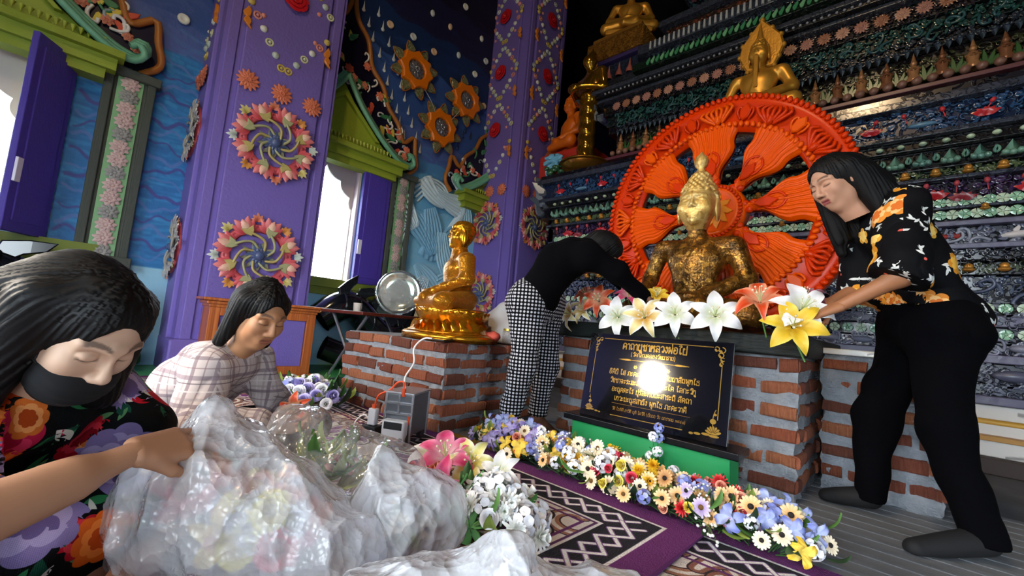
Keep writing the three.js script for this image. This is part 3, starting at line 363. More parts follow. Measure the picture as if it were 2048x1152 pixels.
brickFace(ped2, 1.26, .64, .103, (a, y) => [[-.63 + a, y, .535], 0], 6); brickFace(ped2, 1.1, .64, .103, (a, y) => [[.61, y, .55 - a], PI / 2], 6);
part(ped2, 'granite_slab', box(1.34, .095, 1.2, 0, .677, 0, .012), mat('#0d1412', .5, { specularIntensity: .5, bumpMap: rep(roughBump, 3), bumpScale: .003 }));
const ped3 = thing('brick_pedestal', 'low brick wall in shadow between the tall pedestal and the standing woman', 'brick wall', [-.1, 0, -3.06]);
part(ped3, 'mortar', mortarCore(.42, .66, .8, 26), mortarM); brickFace(ped3, .42, .66, .103, (a, y) => [[-.21 + a, y, .385], 0], 6); brickFace(ped3, .8, .66, .103, (a, y) => [[.2, y, .4 - a], PI / 2], 6);
part(ped3, 'marble_cap', boxUV(box(.46, .03, .84, 0, .675, 0, .006), 2), marble);

// ---------------------------------------------------------------- the orange wheel
const orangeM = mat('#c93200', .3, { specularIntensity: .4 }), orange2 = mat('#df5200', .32, { specularIntensity: .4 });
const wheel = thing('dharma_wheel', 'large carved orange wheel with eight flame spokes behind the gilded bust', 'wheel', [-1.02, 1.6, -3.17], -.03);
{ const ring = lathe([[.6, 0], [.62, .03], [.655, .045], [.66, .03], [.775, .035], [.78, .05], [.83, .045], [.85, .015], [.85, -.05], [.6, -.05], [.6, 0]], 72).rotateX(PI / 2);
  part(wheel, 'rim', ring, orangeM);
  const beads = (r, n, s, z) => merge([...Array(n)].map((_, i) => sph(s, 0, 0, 0, 6, 5).scale(1.5, 1, 1).rotateZ(.5).translate(r, 0, z).rotateZ(i / n * 2 * PI)));
  part(wheel, 'bead_border', beads(.835, 132, .017, .048), orangeM).userData.kind = 'stuff'; part(wheel, 'bead_border', beads(.64, 100, .016, .05), orange2).userData.kind = 'stuff';
  // flame motifs on the rim: fans of curled ridges
  const fan = merge([-3, -2, -1, 0, 1, 2, 3].map((k) => tube([[k * .006, -.045, .04], [k * .022, -.01, .06], [k * .032, .025, .062], [k * .03 - .012 * Math.sign(k), .05, .05]], .011, 8, 5)).concat([sph(.022, 0, -.02, .055, 8, 6).scale(1, 1.5, 1)]));
  const fleur = merge([ext([[0, .06], [.03, .02], [.022, -.03], [0, -.05], [-.022, -.03], [-.03, .02]], .03, .008).translate(0, 0, .035), tube([[.03, -.04, .04], [.055, 0, .06], [.045, .04, .06], [.03, .03, .055]], .01, 8, 5), tube([[-.03, -.04, .04], [-.055, 0, .06], [-.045, .04, .06], [-.03, .03, .055]], .01, 8, 5)]);
  for (let i = 0; i < 24; i++) { const a = i / 24 * 2 * PI, m = part(wheel, i % 2 ? 'rim_fleuron' : 'rim_flame', i % 2 ? fleur : fan, i % 3 ? orangeM : orange2, [cos(a) * .715, sin(a) * .715, 0], [0, 0, a - PI / 2 + (i % 2 ? 0 : .12)]); m.scale.setScalar(i % 2 ? .95 : 1.15); }
  const half = (t) => lerp(.035, .05, sstep(0, .25, t)) + .1 * sstep(.3, .72, t) + .05 * sstep(.72, 1, t) - .012 * sin(t * 9), N = 11;
  const spoke = (() => { const face = (s) => grid(N * 4, 26, (u, v) => { const q = (u - .5) * 2, r = .16 + v * .46, w = half(v), ridge = abs(sin((u * N + .6 * v * q) * PI)), edge = sqrt(max(0, 1 - q * q * q * q)); return [q * w, r + .02 * (1 - q * q) * sstep(.8, 1, v), s * (.012 + (.03 + .018 * ridge * sstep(.12, .3, v)) * edge)]; }); return merge([face(1), face(-1)]); })();
  const knot = merge([0, 1, 2, 3, 4].map((k) => sph(.03 - k * .002, (k % 2 ? .022 : -.022), .2 + k * .026, .035, 7, 6).scale(1, 1, .8)).concat([ext([[0, .4], [.03, .35], [.022, .3], [0, .27], [-.022, .3], [-.03, .35]], .02, .006).translate(0, 0, .045), tube([[.012, .3, .05], [.05, .36, .055], [.045, .42, .055], [.01, .45, .055]], .009, 10, 5), tube([[-.012, .3, .05], [-.05, .36, .055], [-.045, .42, .055], [-.01, .45, .055]], .009, 10, 5)]));
  for (let i = 0; i < 8; i++) { const a = i / 8 * 2 * PI + .08, s = part(wheel, 'spoke', spoke, orange2, [0, 0, 0], [0, 0, a - PI / 2]); part(s, 'spoke_knot', knot, orangeM); }
  const hub = part(wheel, 'hub', lathe([[0, .06], [.135, .06], [.15, .075], [.165, .07], [.2, .05], [.21, .02], [.21, -.05], [0, -.05]], 48).rotateX(PI / 2), orange2); part(hub, 'hub_beads', beads(.182, 44, .012, .066), orangeM).userData.kind = 'stuff';
  part(hub, 'hub_rosette', merge([...Array(10)].map((_, i) => flame(.1, .03, .03, .014).translate(0, .02, .055).rotateZ(i / 10 * 2 * PI))), mat('#e58a18', .3, { clearcoat: .5 }));
  part(wheel, 'foot_block', merge([box(.5, .16, .12, 0, -.82, 0, .02), box(.7, .05, .16, 0, -.862, 0, .01)]), orangeM); wheel.children.at(-1).position.y = .01; }

// ---------------------------------------------------------------- statues
function sitter(o = {}) {                                            // unit figure: seat at y = 0, crown at about 0.93, facing +z
  const both = (f) => [f(1), f(-1)], P = [
    ell([0, .13, -.03], [.2, .12, .14]), ell([0, .29, -.01], [.14, .17, .1]), ell([0, .45, 0], [.185, .14, .115]), cap([-.19, .545, -.015], [.19, .545, -.015], .058), ell([0, .36, .03], [.14, .16, .07]),
    ...both((s) => cap([s * .13, .1, -.03], [s * .36, .085, .14], .105, .085)), cap([.36, .08, .15], [-.08, .09, .27], .075, .05), cap([-.36, .08, .15], [.1, .13, .25], .075, .05),
    ...both((s) => cap([s * .235, .54, -.015], [s * (o.wide ?? .3), .33, -.02], .06, .05)), cap([0, .58, -.005], [0, .7, .01], o.neck ?? .062, .058),
    cap([o.wide ?? .3, .33, -.02], [.09, .19, .2], .05, .035), ell([.02, .185, .22], [.085, .028, .05], .015)];
  if (o.earth) P.push(cap([-(o.wide ?? .3), .33, -.02], [-.28, .17, .2], .05, .036), cap([-.28, .17, .2], [-.27, .05, .27], .034, .022)); else P.push(cap([-(o.wide ?? .3), .33, -.02], [-.09, .19, .2], .05, .035), ell([-.02, .2, .23], [.08, .026, .045], .015));
  const base = blend(P, .035), hem = (x, y, z) => o.robe ? .007 * sstep(-.012, .012, x + (.56 - y) * .42 - .03) * sstep(.1, .2, y) : 0;
  const bodyF = field((x, y, z) => base(x, y, z) - hem(x, y, z) - (o.robe ? .004 * sin((x + y) * 60) * sstep(.1, -.1, y - .3) * sstep(.2, .3, y) : 0), base);
  const eyes = both((s) => ell([s * .037, .813, .09], [.024, .0105, .016])), H = [ell([0, .815, .0], [.094, .115, .112]), ell([0, .762, .032], [.084, .096, .08]), cap([0, .69, .0], [0, .76, .02], .055, .06), cap([0, .838, .104], [0, .782, .121], .006, .0105, .012), ...both((s) => ell([s * .0105, .775, .112], [.0095, .0075, .009], .008)), ...both((s) => cap([s * .012, .84, .106], [s * .062, .835, .086], .007, .005, .012)), cap([-.028, .744, .099], [.028, .744, .099], .008, .008, .006), cap([-.02, .729, .098], [.02, .729, .098], .009, .009, .006), ell([0, .7, .088], [.022, .02, .02], .02), ...both((s) => ell([s * .1, .775, -.005], [.013, .068, .03], .01)), ...both((s) => ell([s * .06, .77, .07], [.03, .035, .03], .03))];
  const hA = blend(H.filter((q) => !eyes.includes(q)), .03), hf0 = (x, y, z) => { let d = hA(x, y, z); for (const s of [1, -1]) d = smax(d, -ell([s * .038, .818, .124], [.03, .013, .024])(x, y, z), .012); for (const e of eyes) d = smin(d, e(x, y, z), .004); return d; }, hair = blend(o.hair === 'smooth' ? [ell([0, .85, -.012], [.1, .1, .118])] : [ell([0, .85, -.012], [.102, .108, .12]), ell([0, .955, -.015], [.058, .05, .06])], .03);
  const curl = (x, y, z) => o.hair === 'smooth' ? .0015 * sin(y * 150) : .005 * (sin(x * 210) * sin(y * 210) * 1 + sin(z * 210) * .6);
  const cut = (x, y, z) => smax(hair(x, y, z) - curl(x, y, z), -(y - .868 - .35 * max(0, .03 - z) * -1.2 + (z < .03 ? (.03 - z) * .9 : 0)), .01);
  const hf = field((x, y, z) => smin(hf0(x, y, z), cut(x, y, z), .008), { lo: [-.13, .66, -.15], hi: [.13, o.hair === 'smooth' ? .98 : 1.03, .16] });
  const hs = o.headScale ?? 1, g = [iso(bodyF, o.cell ?? .016), iso(hf, o.fine ?? .007)];
  if (o.finial === 'ball') g.push(lathe([[0, 1.125], [.005, 1.12], [.014, 1.105], [.032, 1.09], [.04, 1.065], [.034, 1.04], [.018, 1.022], [.026, 1.005], [.034, .985]], 16).translate(0, 0, -.015)); if (o.finial === 'flame') g.push(lathe([[0, 1.22], [.008, 1.16], [.02, 1.1], [.03, 1.04], [.04, .99]], 12).translate(0, 0, -.015));
  g.slice(1).forEach((q) => q.translate(0, -.69, 0).scale(hs, hs, hs).translate(0, .69, 0)); return o.split ? [g[0], merge(g.slice(1))] : merge(g);
}
const goldLeaf = canvasTex(512, 512, (g, w, h) => { g.fillStyle = '#6e4a1c'; g.fillRect(0, 0, w, h); for (let i = 0; i < 700; i++) { g.fillStyle = pick(['#c08a36', '#a87228', '#8c5d20', '#4e3414', '#d9a54c', '#3c2810', '#b07e30', '#704a18']); g.globalAlpha = rr(.25, .8); g.save(); g.translate(rnd() * w, rnd() * h); g.rotate(rnd() * 3); g.fillRect(0, 0, rr(6, 46), rr(5, 34)); g.restore(); } });
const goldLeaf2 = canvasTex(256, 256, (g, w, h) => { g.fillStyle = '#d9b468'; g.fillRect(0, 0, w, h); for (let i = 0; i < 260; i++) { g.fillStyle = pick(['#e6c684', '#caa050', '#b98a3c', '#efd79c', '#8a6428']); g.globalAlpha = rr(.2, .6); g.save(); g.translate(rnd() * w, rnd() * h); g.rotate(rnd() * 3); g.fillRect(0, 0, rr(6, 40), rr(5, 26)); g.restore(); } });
const goldM = mat('#c98a20', .24, { metalness: .82 }), goldRobe = mat('#c07f1e', .3, { metalness: .8, bumpMap: rep(reliefBump, 3.2), bumpScale: .006 }), goldPale = mat('#d29a3c', .38, { metalness: .6, bumpMap: rep(roughBump, 3), bumpScale: .004 });
{ // right: dark gilded bust on the tall pedestal
  const b = thing('gilded_statue', 'dark seated statue patched with gold leaf in front of the orange wheel', 'statue', [-.97, .725, -2.68], .06);
  const m = mat('#ffffff', .34, { map: rep(goldLeaf, 1.6), metalness: .7, bumpMap: rep(roughBump, 3), bumpScale: .01 });
  const [torsoG, headG] = sitter({ hair: 'curl', finial: 'ball', earth: true, robe: true, wide: .31, fine: .0055, cell: .013, headScale: 1.22, split: true }); part(b, 'figure', boxUV(torsoG, 1.2), m, [0, .02, 0], undefined, .93);
  part(b, 'head', boxUV(headG, 1.2), mat('#ffffff', .4, { map: rep(goldLeaf2, 2), metalness: .45, bumpMap: rep(roughBump, 4), bumpScale: .004 }), [0, .02, 0], undefined, .93);  // head carries more leaf, and its paler tone stands for lamp light
  part(b, 'base', boxUV(lathe([[0, .05], [.4, .05], [.44, .04], [.42, .025], [.46, .012], [.46, 0], [0, 0]], 40).scale(1, 1, .8), 1), mat('#6a4a1e', .4, { map: rep(goldLeaf, 1.3), metalness: .5 })); }
{ // left: golden statue in profile on its lotus base
  const b = thing('golden_statue', 'shiny golden seated statue in profile on a lotus base on the left brick pedestal', 'statue', [-2.33, .53, -1.89], -.5), S = .66;
  const [tg, hg] = sitter({ hair: 'smooth', neck: .08, earth: true, robe: true, fine: .006, cell: .012, wide: .28, split: true }), hk = S * 1.16;
  part(b, 'figure', boxUV(tg, 2.5), goldRobe, [0, .19, -.02], undefined, [S * 1.2, S, S * 1.34]); part(b, 'head', boxUV(hg, 2.5), goldM, [0, .19 + S * .69 - hk * .69, -.02], undefined, hk);
  const ov = (pts, z = .72) => lathe(pts, 48).scale(1, 1, z);
  part(b, 'plinth', ov([[0, .05], [.36, .05], [.385, .035], [.385, 0], [0, 0]]), goldM); part(b, 'lotus_core', ov([[0, .21], [.27, .21], [.285, .2], [.285, .175], [.25, .165], [.235, .13], [.26, .1], [.33, .06], [.36, .045], [0, .045]]), goldM);
  const up = grid(4, 6, (u, v) => { const q = (u - .5) * .085 * pow(sin(min(1, v * .8 + .2) * PI), .7); return [q, v * .075, .02 * sin(v * PI * .7) * (1 - .5 * abs(2 * u - 1)) + v * .02]; });
  for (let i = 0; i < 26; i++) { const a = i / 26 * 2 * PI; part(b, 'lotus_petal', up, goldM, [sin(a) * .255, .125, cos(a) * .255 * .72], [-.1, atan2(sin(a), cos(a) / .72 * .72), 0]); part(b, 'lotus_petal', up, goldM, [sin(a + .12) * .29, .115, cos(a + .12) * .29 * .72], [2.35, a + .12, 0]); }
  part(b, 'sash', grid(3, 20, (u, v) => { const y = lerp(.585, .2, v); return [.06 + (u - .5) * .05, y, .072 + .012 * sin(v * 3) + .05 * sstep(.55, 1, v)]; }), goldM, [0, .19, -.02], undefined, [S * 1.2, S, S * 1.34]); b.children.forEach((c) => { if (/plinth|lotus/.test(c.name)) { c.position.x *= 1.16; c.position.z *= 1.16; c.scale.set(1.16, 1, 1.16); } }); }
{ // golden figure with a serpent-hood crown, high behind the wheel
  const b = thing('golden_statue', 'golden seated statue with leaf-shaped halo rising behind the top of the wheel', 'statue', [-1.04, 2.7, -4.24]); const g2 = sitter({ finial: 'flame', wide: .33, cell: .02, fine: .009, robe: true });
  part(b, 'figure', g2, goldPale, [0, .06, 0], undefined, .84); part(b, 'base', box(.66, .06, .36, 0, .03, 0, .02), goldPale);
  const sh = [[0, .34], [.07, .25], [.13, .17], [.15, .08], [.12, 0], [.09, -.06], [-.09, -.06], [-.12, 0], [-.15, .08], [-.13, .17], [-.07, .25]];
  part(b, 'halo', ext(sh, .03, .012), goldPale, [0, .7, -.09], undefined, 1.2); for (const [x, y] of sh) part(b, 'halo_scallop', sph(.026, 0, 0, 0, 7, 5), goldPale, [x * 1.24, .7 + y * 1.24, -.06]); part(b, 'neck_band', box(.035, .32, .02, 0, .52, .1, .006), goldPale);
  const t = thing('golden_statue', 'golden seated statue on the relief pedestal at the top edge, left of the stupa', 'statue', [-3.03, 4.95, -5.25], .5); part(t, 'figure', g2, goldPale, [0, .08, 0], undefined, .92); part(t, 'base', box(.66, .08, .5, 0, .04, 0, .02), goldPale);
  const k = thing('orange_statue', 'small orange seated figure on the red cloth at the stupa corner', 'statue', [-3.78, 3.3, -5.0], -.5); part(k, 'figure', sitter({ hair: 'curl', cell: .02, fine: .009, robe: true }), mat('#d8690c', .4), [0, 0, 0], undefined, 1.0);
  single('red_cloth', warp(new RoundedBoxGeometry(.9, .58, .8, 4, .05), (x, y, z) => [x + .015 * sin(y * 30 + z * 9), y + (y > 0 ? -.02 * abs(sin(x * 9 + z * 7)) : 0), z + .02 * sin(x * 22 + y * 4)]), mat('#b3281c', .75), 'red cloth-covered block under the orange seated figure', 'cloth', [-3.66, 3.01, -5.12]);
  single('wave_ornament', merge([...Array(14)].map((_, i) => tube([[rr(-.2, .2), -.1 + .02 * i, rr(0, .1)], [rr(-.22, .22), .0 + .02 * i, .12], [rr(-.2, .2), .08 + .018 * i, .1], [rr(-.24, .2), .02 + .02 * i, .14]], .03, 14, 6))), mat('#6fb3d8', .3), 'pale blue wave ornament on the ledge below the red cloth', 'ornament', [-3.66, 2.9, -4.62]).scale.setScalar(.75);
  single('leaf_ornament', merge([...Array(22)].map((_, i) => sph(rr(.035, .06), rr(-.3, .3), rr(0, .12), rr(-.05, .08), 7, 5))), mat('#2c5a3c', .2, { clearcoat: .6 }), 'dark green glazed leaf cluster at the feet of the standing golden figure', 'ornament', [-3.3, 2.76, -4.36]).scale.set(1.1, .8, .8); }
{ // tall standing golden figure on the ledge
  const b = thing('standing_golden_statue', 'tall slim standing golden figure on the stupa ledge beside the far pillar', 'statue', [-3.12, 2.83, -4.5], -.35);
  const F = blend([cap([0, .1, 0], [0, .5, 0], .1, .085), cap([0, .5, 0], [0, .95, 0], .085, .11), ell([0, 1.12, 0], [.17, .16, .09]), cap([-.16, 1.24, 0], [.16, 1.24, 0], .05), cap([0, 1.25, 0], [0, 1.36, .01], .045), ell([0, 1.45, .02], [.075, .1, .085]), ell([0, 1.55, 0], [.05, .05, .05]), cap([0, 1.58, 0], [0, 1.68, 0], .02, .004), cap([.19, 1.22, 0], [.21, 1.0, -.02], .05, .042), cap([-.19, 1.22, 0], [-.21, 1.0, -.02], .05, .042), cap([.21, 1.0, -.02], [.05, 1.0, .2], .04, .03), cap([-.21, 1.0, -.02], [-.05, .98, .2], .04, .03), ell([0, .99, .22], [.07, .06, .04]), cap([-.05, .06, 0], [-.06, .05, .12], .05, .03), cap([.05, .06, 0], [.06, .05, .12], .05, .03)], .035);
  b.scale.set(1.25, 1, 1.25); part(b, 'figure', iso(field((x, y, z) => F(x, y, z) - .005 * sin(y * 40 + x * 30) * sstep(1.2, .9, y), F), .014), mat('#b5862c', .18, { metalness: .9 })); part(b, 'base', lathe([[0, .07], [.2, .07], [.25, .04], [.27, .02], [.27, 0], [0, 0], [0, -.11], [.2, -.11], [.24, 0]], 28), mat('#a8742c', .25, { metalness: .8 })); }
single('grey_spire', lathe([[0, 4.0], [.02, 3.7], [.06, 3.3], [.12, 2.9], [.2, 2.65], [.26, 2.5], [.3, 1.2], [.36, .2], [.4, 0]], 12), mat('#4a4a58', .6), 'grey pointed spire in the dark between the far pillar and the stupa', 'spire', [-4.6, 0, -6.0]);

// ---------------------------------------------------------------- rugs and floor mats
function drawRug(g, w, h, W, H, edge) {                              // W x H metres
  const k = w / W, B = edge; g.lineJoin = g.lineCap = 'round';
  const rect = (m, c) => { g.fillStyle = c; g.fillRect(m * k, m * k, w - 2 * m * k, h - 2 * m * k); };
  rect(0, '#6a2468'); rect(B, '#efe9e4'); rect(B + .012, '#160f1c'); rect(B + .15, '#efe9e4'); rect(B + .162, '#5a2a5a'); rect(B + .172, '#e9ded3');
  const chain = (x0, y0, x1, y1) => { const L = hypot(x1 - x0, y1 - y0), n = Math.round(L / .16), dx = (x1 - x0) / L, dy = (y1 - y0) / L; for (const [lw, c, ph] of [[.02, '#7a4a86', 0], [.013, '#f2eeea', 0], [.02, '#7a4a86', 1], [.013, '#f2eeea', 1]]) { g.strokeStyle = c; g.lineWidth = lw * k; g.beginPath(); for (let i = 0; i <= n * 2; i++) { const t = i / (n * 2) * L, o = ((i + ph) % 2 ? 1 : -1) * .042; const x = (x0 + dx * t - dy * o) * k, y = (y0 + dy * t + dx * o) * k; i ? g.lineTo(x, y) : g.moveTo(x, y); } g.stroke(); } };
  const c = B + .081; chain(c, c, W - c, c); chain(c, H - c, W - c, H - c); chain(c, c, c, H - c); chain(W - c, c, W - c, H - c);
  const scroll = (x, y, s, a, col) => { g.save(); g.translate(x * k, y * k); g.rotate(a); g.scale(s * k, s * k); for (const [lw, cc] of [[.085, '#2a1620'], [.07, col], [.026, '#e9ded3']]) { g.strokeStyle = cc; g.lineWidth = lw; g.beginPath(); for (let t = 0; t <= 1; t += .04) { const r = .19 * (1 - t * .8), q = t * 7; const X = r * cos(q) + .06 * t, Y = r * sin(q); t ? g.lineTo(X, Y) : g.moveTo(X, Y); } g.stroke(); g.beginPath(); g.moveTo(.19, 0); g.bezierCurveTo(.2, .15, .1, .3, -.1, .34); g.stroke(); } g.restore(); };
  const blossom = (x, y, s, a) => { g.save(); g.translate(x * k, y * k); g.rotate(a); g.scale(s * k, s * k); for (const [R, lobes, cc] of [[.34, 8, '#2a1620'], [.325, 8, '#efe6dd'], [.3, 8, '#7a3278'], [.2, 8, '#efe6dd'], [.185, 8, '#8a4486'], [.1, 6, '#2a1620'], [.09, 6, '#e9ded3'], [.04, 5, '#8a4486']]) { g.fillStyle = cc; g.beginPath(); for (let t = 0; t <= 6.3; t += .05) { const r = R * (.8 + .2 * abs(cos(t * lobes / 2))); t ? g.lineTo(r * cos(t), r * sin(t)) : g.moveTo(r, 0); } g.fill(); } for (let i = 0; i < 8; i++) { g.rotate(PI / 4); g.fillStyle = i % 2 ? '#a8745c' : '#efe6dd'; g.beginPath(); g.ellipse(0, .25, .03, .05, 0, 0, 7); g.fill(); } g.restore(); };
  g.save(); g.beginPath(); g.rect((B + .172) * k, (B + .172) * k, w - 2 * (B + .172) * k, h - 2 * (B + .172) * k); g.clip();
  for (let x = .5; x < W; x += .56) for (let y = .5, j = 0; y < H; y += .47, j++) { const o = (j % 2) * .28; for (let i = 0; i < 4; i++) scroll(x + o + .25 * cos(i * 1.57 + .8), y + .24 * sin(i * 1.57 + .8),   .66, i * 1.57, i % 2 ? '#a8745c' : '#8f5a48'); blossom(x + o, y, .62, rnd()); for (let i = 0; i < 4; i++) { g.fillStyle = pick(['#7a3278', '#2a1620', '#b98a70']); g.beginPath(); g.ellipse((x + o + rr(-.3, .3)) * k, (y + rr(-.3, .3)) * k, .03 * k, .014 * k, rnd() * 3, 0, 7); g.fill(); } }
  // stepped line inside the border
  g.restore(); g.strokeStyle = '#6a2a6a'; g.lineWidth = .012 * k; const m = B + .2; g.strokeRect(m * k, m * k, w - 2 * m * k, h - 2 * m * k);
}
const pile = dataTex(128, (u, v) => hash3(floor(u * 128), floor(v * 128), 5));
function rug(name, label, x0, x1, z0, z1, y, edge, W = 2048) { const w = x1 - x0, d = z1 - z0, t = canvasTex(W, Math.round(W * d / w), (g, a, b) => drawRug(g, a, b, w, d, edge)); t.wrapS = t.wrapT = THREE.ClampToEdgeWrapping;
  const top = new THREE.PlaneGeometry(w, d, 70, 40).rotateX(-PI / 2), H = .011; warp(top, (X, Y, Z) => [X + .01 * sin(Z * 3), .004 * (noise(X * 4, Z * 4, y) - .3) * sstep(0, .1, min(w / 2 - abs(X), d / 2 - abs(Z))) + H, Z + .006 * sin(X * 2.3)]);
  const o = thing(name, label, 'rug', [(x0 + x1) / 2, y, (z0 + z1) / 2]); part(o, 'pile', top, mat('#ffffff', .95, { map: t, bumpMap: rep(pile, 14, 8), bumpScale: .004, sheen: .4, sheenRoughness: .6 })); part(o, 'binding', merge([box(w + .012, H * .95, .03, 0, H / 2, d / 2 - .008, .004), box(w + .012, H * .95, .03, 0, H / 2, -d / 2 + .008, .004), box(.03, H * .95, d, w / 2 - .008, H / 2, 0, .004), box(.03, H * .95, d, -w / 2 + .008, H / 2, 0, .004)]), mat('#571c58', .95)); return o; }
rug('patterned_rug', 'purple bordered rug with cream scroll field under the women and the bags', -4.3, -.5, -1.58, 1.2, .0165, .095);
rug('patterned_rug', 'purple bordered rug with black chain border showing past the corner of the upper rug', -1.2, 2.6, -1.67, 1.1, 0.001, .09);
single('gold_mat', warp(new THREE.BoxGeometry(2.4, .012, .16, 40, 1, 2), (x, y, z) => [x, y + .004 * sin(x * 7), z + .012 * sin(x * 5)]), mat('#b98a2c', .9, { bumpMap: rep(pile, 8), bumpScale: .003 }), 'mustard yellow cloth edge showing behind the purple rug border', 'mat', [-2.6, .008, -1.6]);
single('ribbed_mat', merge([box(3.6, .006, 1.3, 0, .003, 0), ...[...Array(14)].map((_, i) => box(3.6, .005, .03, 0, .007, -.6 + i * .092, .002))]), mat('#74777c', .7, { bumpMap: rep(roughBump, 6), bumpScale: .002 }), 'grey ribbed floor sheet between the rugs and the pedestals', 'mat', [-.6, 0, -2.34]);

// ---------------------------------------------------------------- plaque with gold lettering
const THAI = (() => {                                                // strokes on a 7 by 10 body: numbers are polylines, o x y a small loop
  const t = { 'ก': '1 0 1.2 6 .3 7 2 10 5 10 6.6 8 6.6 0', 'ค': 'o 3.4 4.4|2.4 3.8 1 0 1 7 2.6 10 5.2 10 6.6 8 6.6 0', 'า': '.6 8.4 2 10 3.8 9 4 0', 'ถ': 'o 2.6 1.4|1.5 1.6 1.6 6 .4 7 2 10 5 10 6.6 8 6.6 0', 'บ': 'o 1.8 8.8|1 8.4 1 0 6.2 0 6.2 10', 'ป': 'o 1.8 8.8|1 8.4 1 0 6.2 0 6.2 13.4', 'ช': 'o 1.4 7.4|1 8.6 2.4 10 3.6 9.4 2.8 7 2.8 0 6.2 0 6.2 7 5 8.2 7 10.6', 'ห': 'o 1.8 8.8|1 8.4 1 0|1 4 5 8|o 5.8 8.8|4.4 6.6 6.2 5 6.2 0', 'ล': 'o 2 1.4|1 2 1 4 2.4 5.8 6.4 4.4|6.4 0 6.4 8 5 10 2.4 10 1 8.4', 'ว': 'o 4.2 1.4|5.4 1.6 5.4 8 4 10 2.2 10 .8 8.6', 'ง': 'o 3.6 8.8|4.8 8.6 4.8 2 3.2 0 .8 4.6', 'พ': 'o 1.8 8.8|1 8.4 1.6 0 3.8 6 6 0 6.8 10', 'อ': 'o 2.2 5.6|1 5.4 1 1 2.2 0 4.6 0 6 1.6 6 8 4.6 10 2.4 10 1 8.6', 'โ': 'o 3.2 1.4|2 1.8 2 10.4 4.4 12 3.6 14 .8 13', 'เ': 'o 3 1.4|1.8 1.6 1.8 10', 'ด': 'o 3.2 4.6|2.2 4.8 1.4 0 1 7 2.6 10 5.2 10 6.6 8 6.6 0', 'ต': 'o 3.2 4.6|2.2 4.8 1.4 0 1 7 2.2 10 3.8 9 5.2 10 6.6 8 6.6 0', 'น': 'o 1.8 8.8|1 8.4 1 0 5.2 1.4|o 6 1.4|6 2.6 6 10', 'ม': 'o 1.8 8.8|1 8.4 1.4 1|o 1.8 1.4|2.8 .8 6.2 .4 6.2 10', 'ร': 'o 2.6 1.4|3.8 1.6 3.8 6 .8 7.6 2 10 3.6 9.4 5 10.4', 'ส': 'o 2 1.4|1 2 1 4 2.4 5.8 6.4 4.4|6.4 0 6.4 8 5 10 2.4 10 1 8.4|5.4 9.4 7.4 11.6', 'ภ': 'o .9 1.4|2 1.8 2 6 .8 7 2.4 10 5.2 10 6.6 8 6.6 0', 'ท': 'o 1.8 8.8|1 8.4 1 0|1 4 4.4 10 6 9 6 0', 'ธ': '6.6 10 3 10 1 8.6 2 7 5.6 7 6.2 5 6.2 0 1 0 1 3.4', 'ณ': 'o 1 1.4|2 1.6 2 9 1 9.6 3.4 10 3.6 0 5.6 1.4|o 6.4 1.4|6.6 2.4 6.6 10', 'จ': 'o 2.2 4.6|3.2 4.4 3.4 0 5.4 1 5.6 8 4 10 1 9', 'ฒ': 'o 1 1.4|2 2 2 8 3.2 10 4.2 8.4 4.2 1 6 0 7 1.6 7 10', 'ั': '^o 4.2 12.4|5.2 12 7.4 13.8', 'ิ': '^1.6 11.4 6.8 11.4 5.8 13.2 3.4 13.4 1.6 11.4', '่': '^6.2 12 6.2 14.6', '้': '^4.6 15 5.6 14.4 7.4 16.4', 'ุ': '^o 5.4 -2.4|6.4 -2.4 6.4 -4.8', 'ู': '^o 4.4 -2.2|5.2 -2.4 5.2 -4.2 7 -4.2 7 -1.6', 'ะ': 'o 1.4 7.2|2.4 6.8 4 8.6|o 1.4 2|2.4 1.6 4 3.4', '๓': 'o 1.8 3|1 4 1 7.4 2.4 8.4 3.6 6 5 8.4 6.4 7.4 6.4 0', '๒': '1 0 1 7 2.4 8.4 3.4 6.6|o 3.4 6|5 1 6.4 9', '๕': '1 1 1 7 3 8.4 5.6 7.4 5.6 2 3 1 3 4|5 8 7 10', '๖': '6 10 4 7 1 5 1 2 3 0 5.4 1 5.4 4 3 5', '๐': '1 4 2 7 4.4 7.4 6 5.6 6 2.6 4.6 .6 2.4 .8 1 4', '(': '2.4 12 1 8 1 2 2.4 -2', ')': '.6 12 2 8 2 2 .6 -2' };
  const out = {}; for (const [c, s] of Object.entries(t)) out[c] = { over: s[0] === '^', w: 'าเ'.includes(c) ? 5.2 : 'ะวงร()โ'.includes(c) ? 6 : 8.2, s: s.replace('^', '').split('|') }; return out; })();
function thai(g, text, x, y, size, color, weight = .19, centre = true) {
  const k = size / 10, adv = [...text].reduce((a, c) => a + (c === ' ' ? 5 : THAI[c] && !THAI[c].over ? THAI[c].w : 0), 0) * k; let cx = centre ? x - adv / 2 : x, base = cx; g.strokeStyle = color; g.lineWidth = size * weight; g.lineJoin = g.lineCap = 'round';
  for (const c of text) { if (c === ' ') { cx += 5 * k; continue; } const q = THAI[c]; if (!q) continue; const x0 = q.over ? base : cx; for (const s of q.s) { const n = s.replace('o ', '').split(' ').map(Number); g.beginPath(); if (s[0] === 'o') g.arc(x0 + n[0] * k, y - n[1] * k, 1.05 * k, 0, 7); else for (let i = 0; i < n.length; i += 2) i ? g.lineTo(x0 + n[i] * k, y - n[i + 1] * k) : g.moveTo(x0 + n[0] * k, y - n[1] * k); g.stroke(); } if (!q.over) { base = cx; cx += q.w * k; } }
}
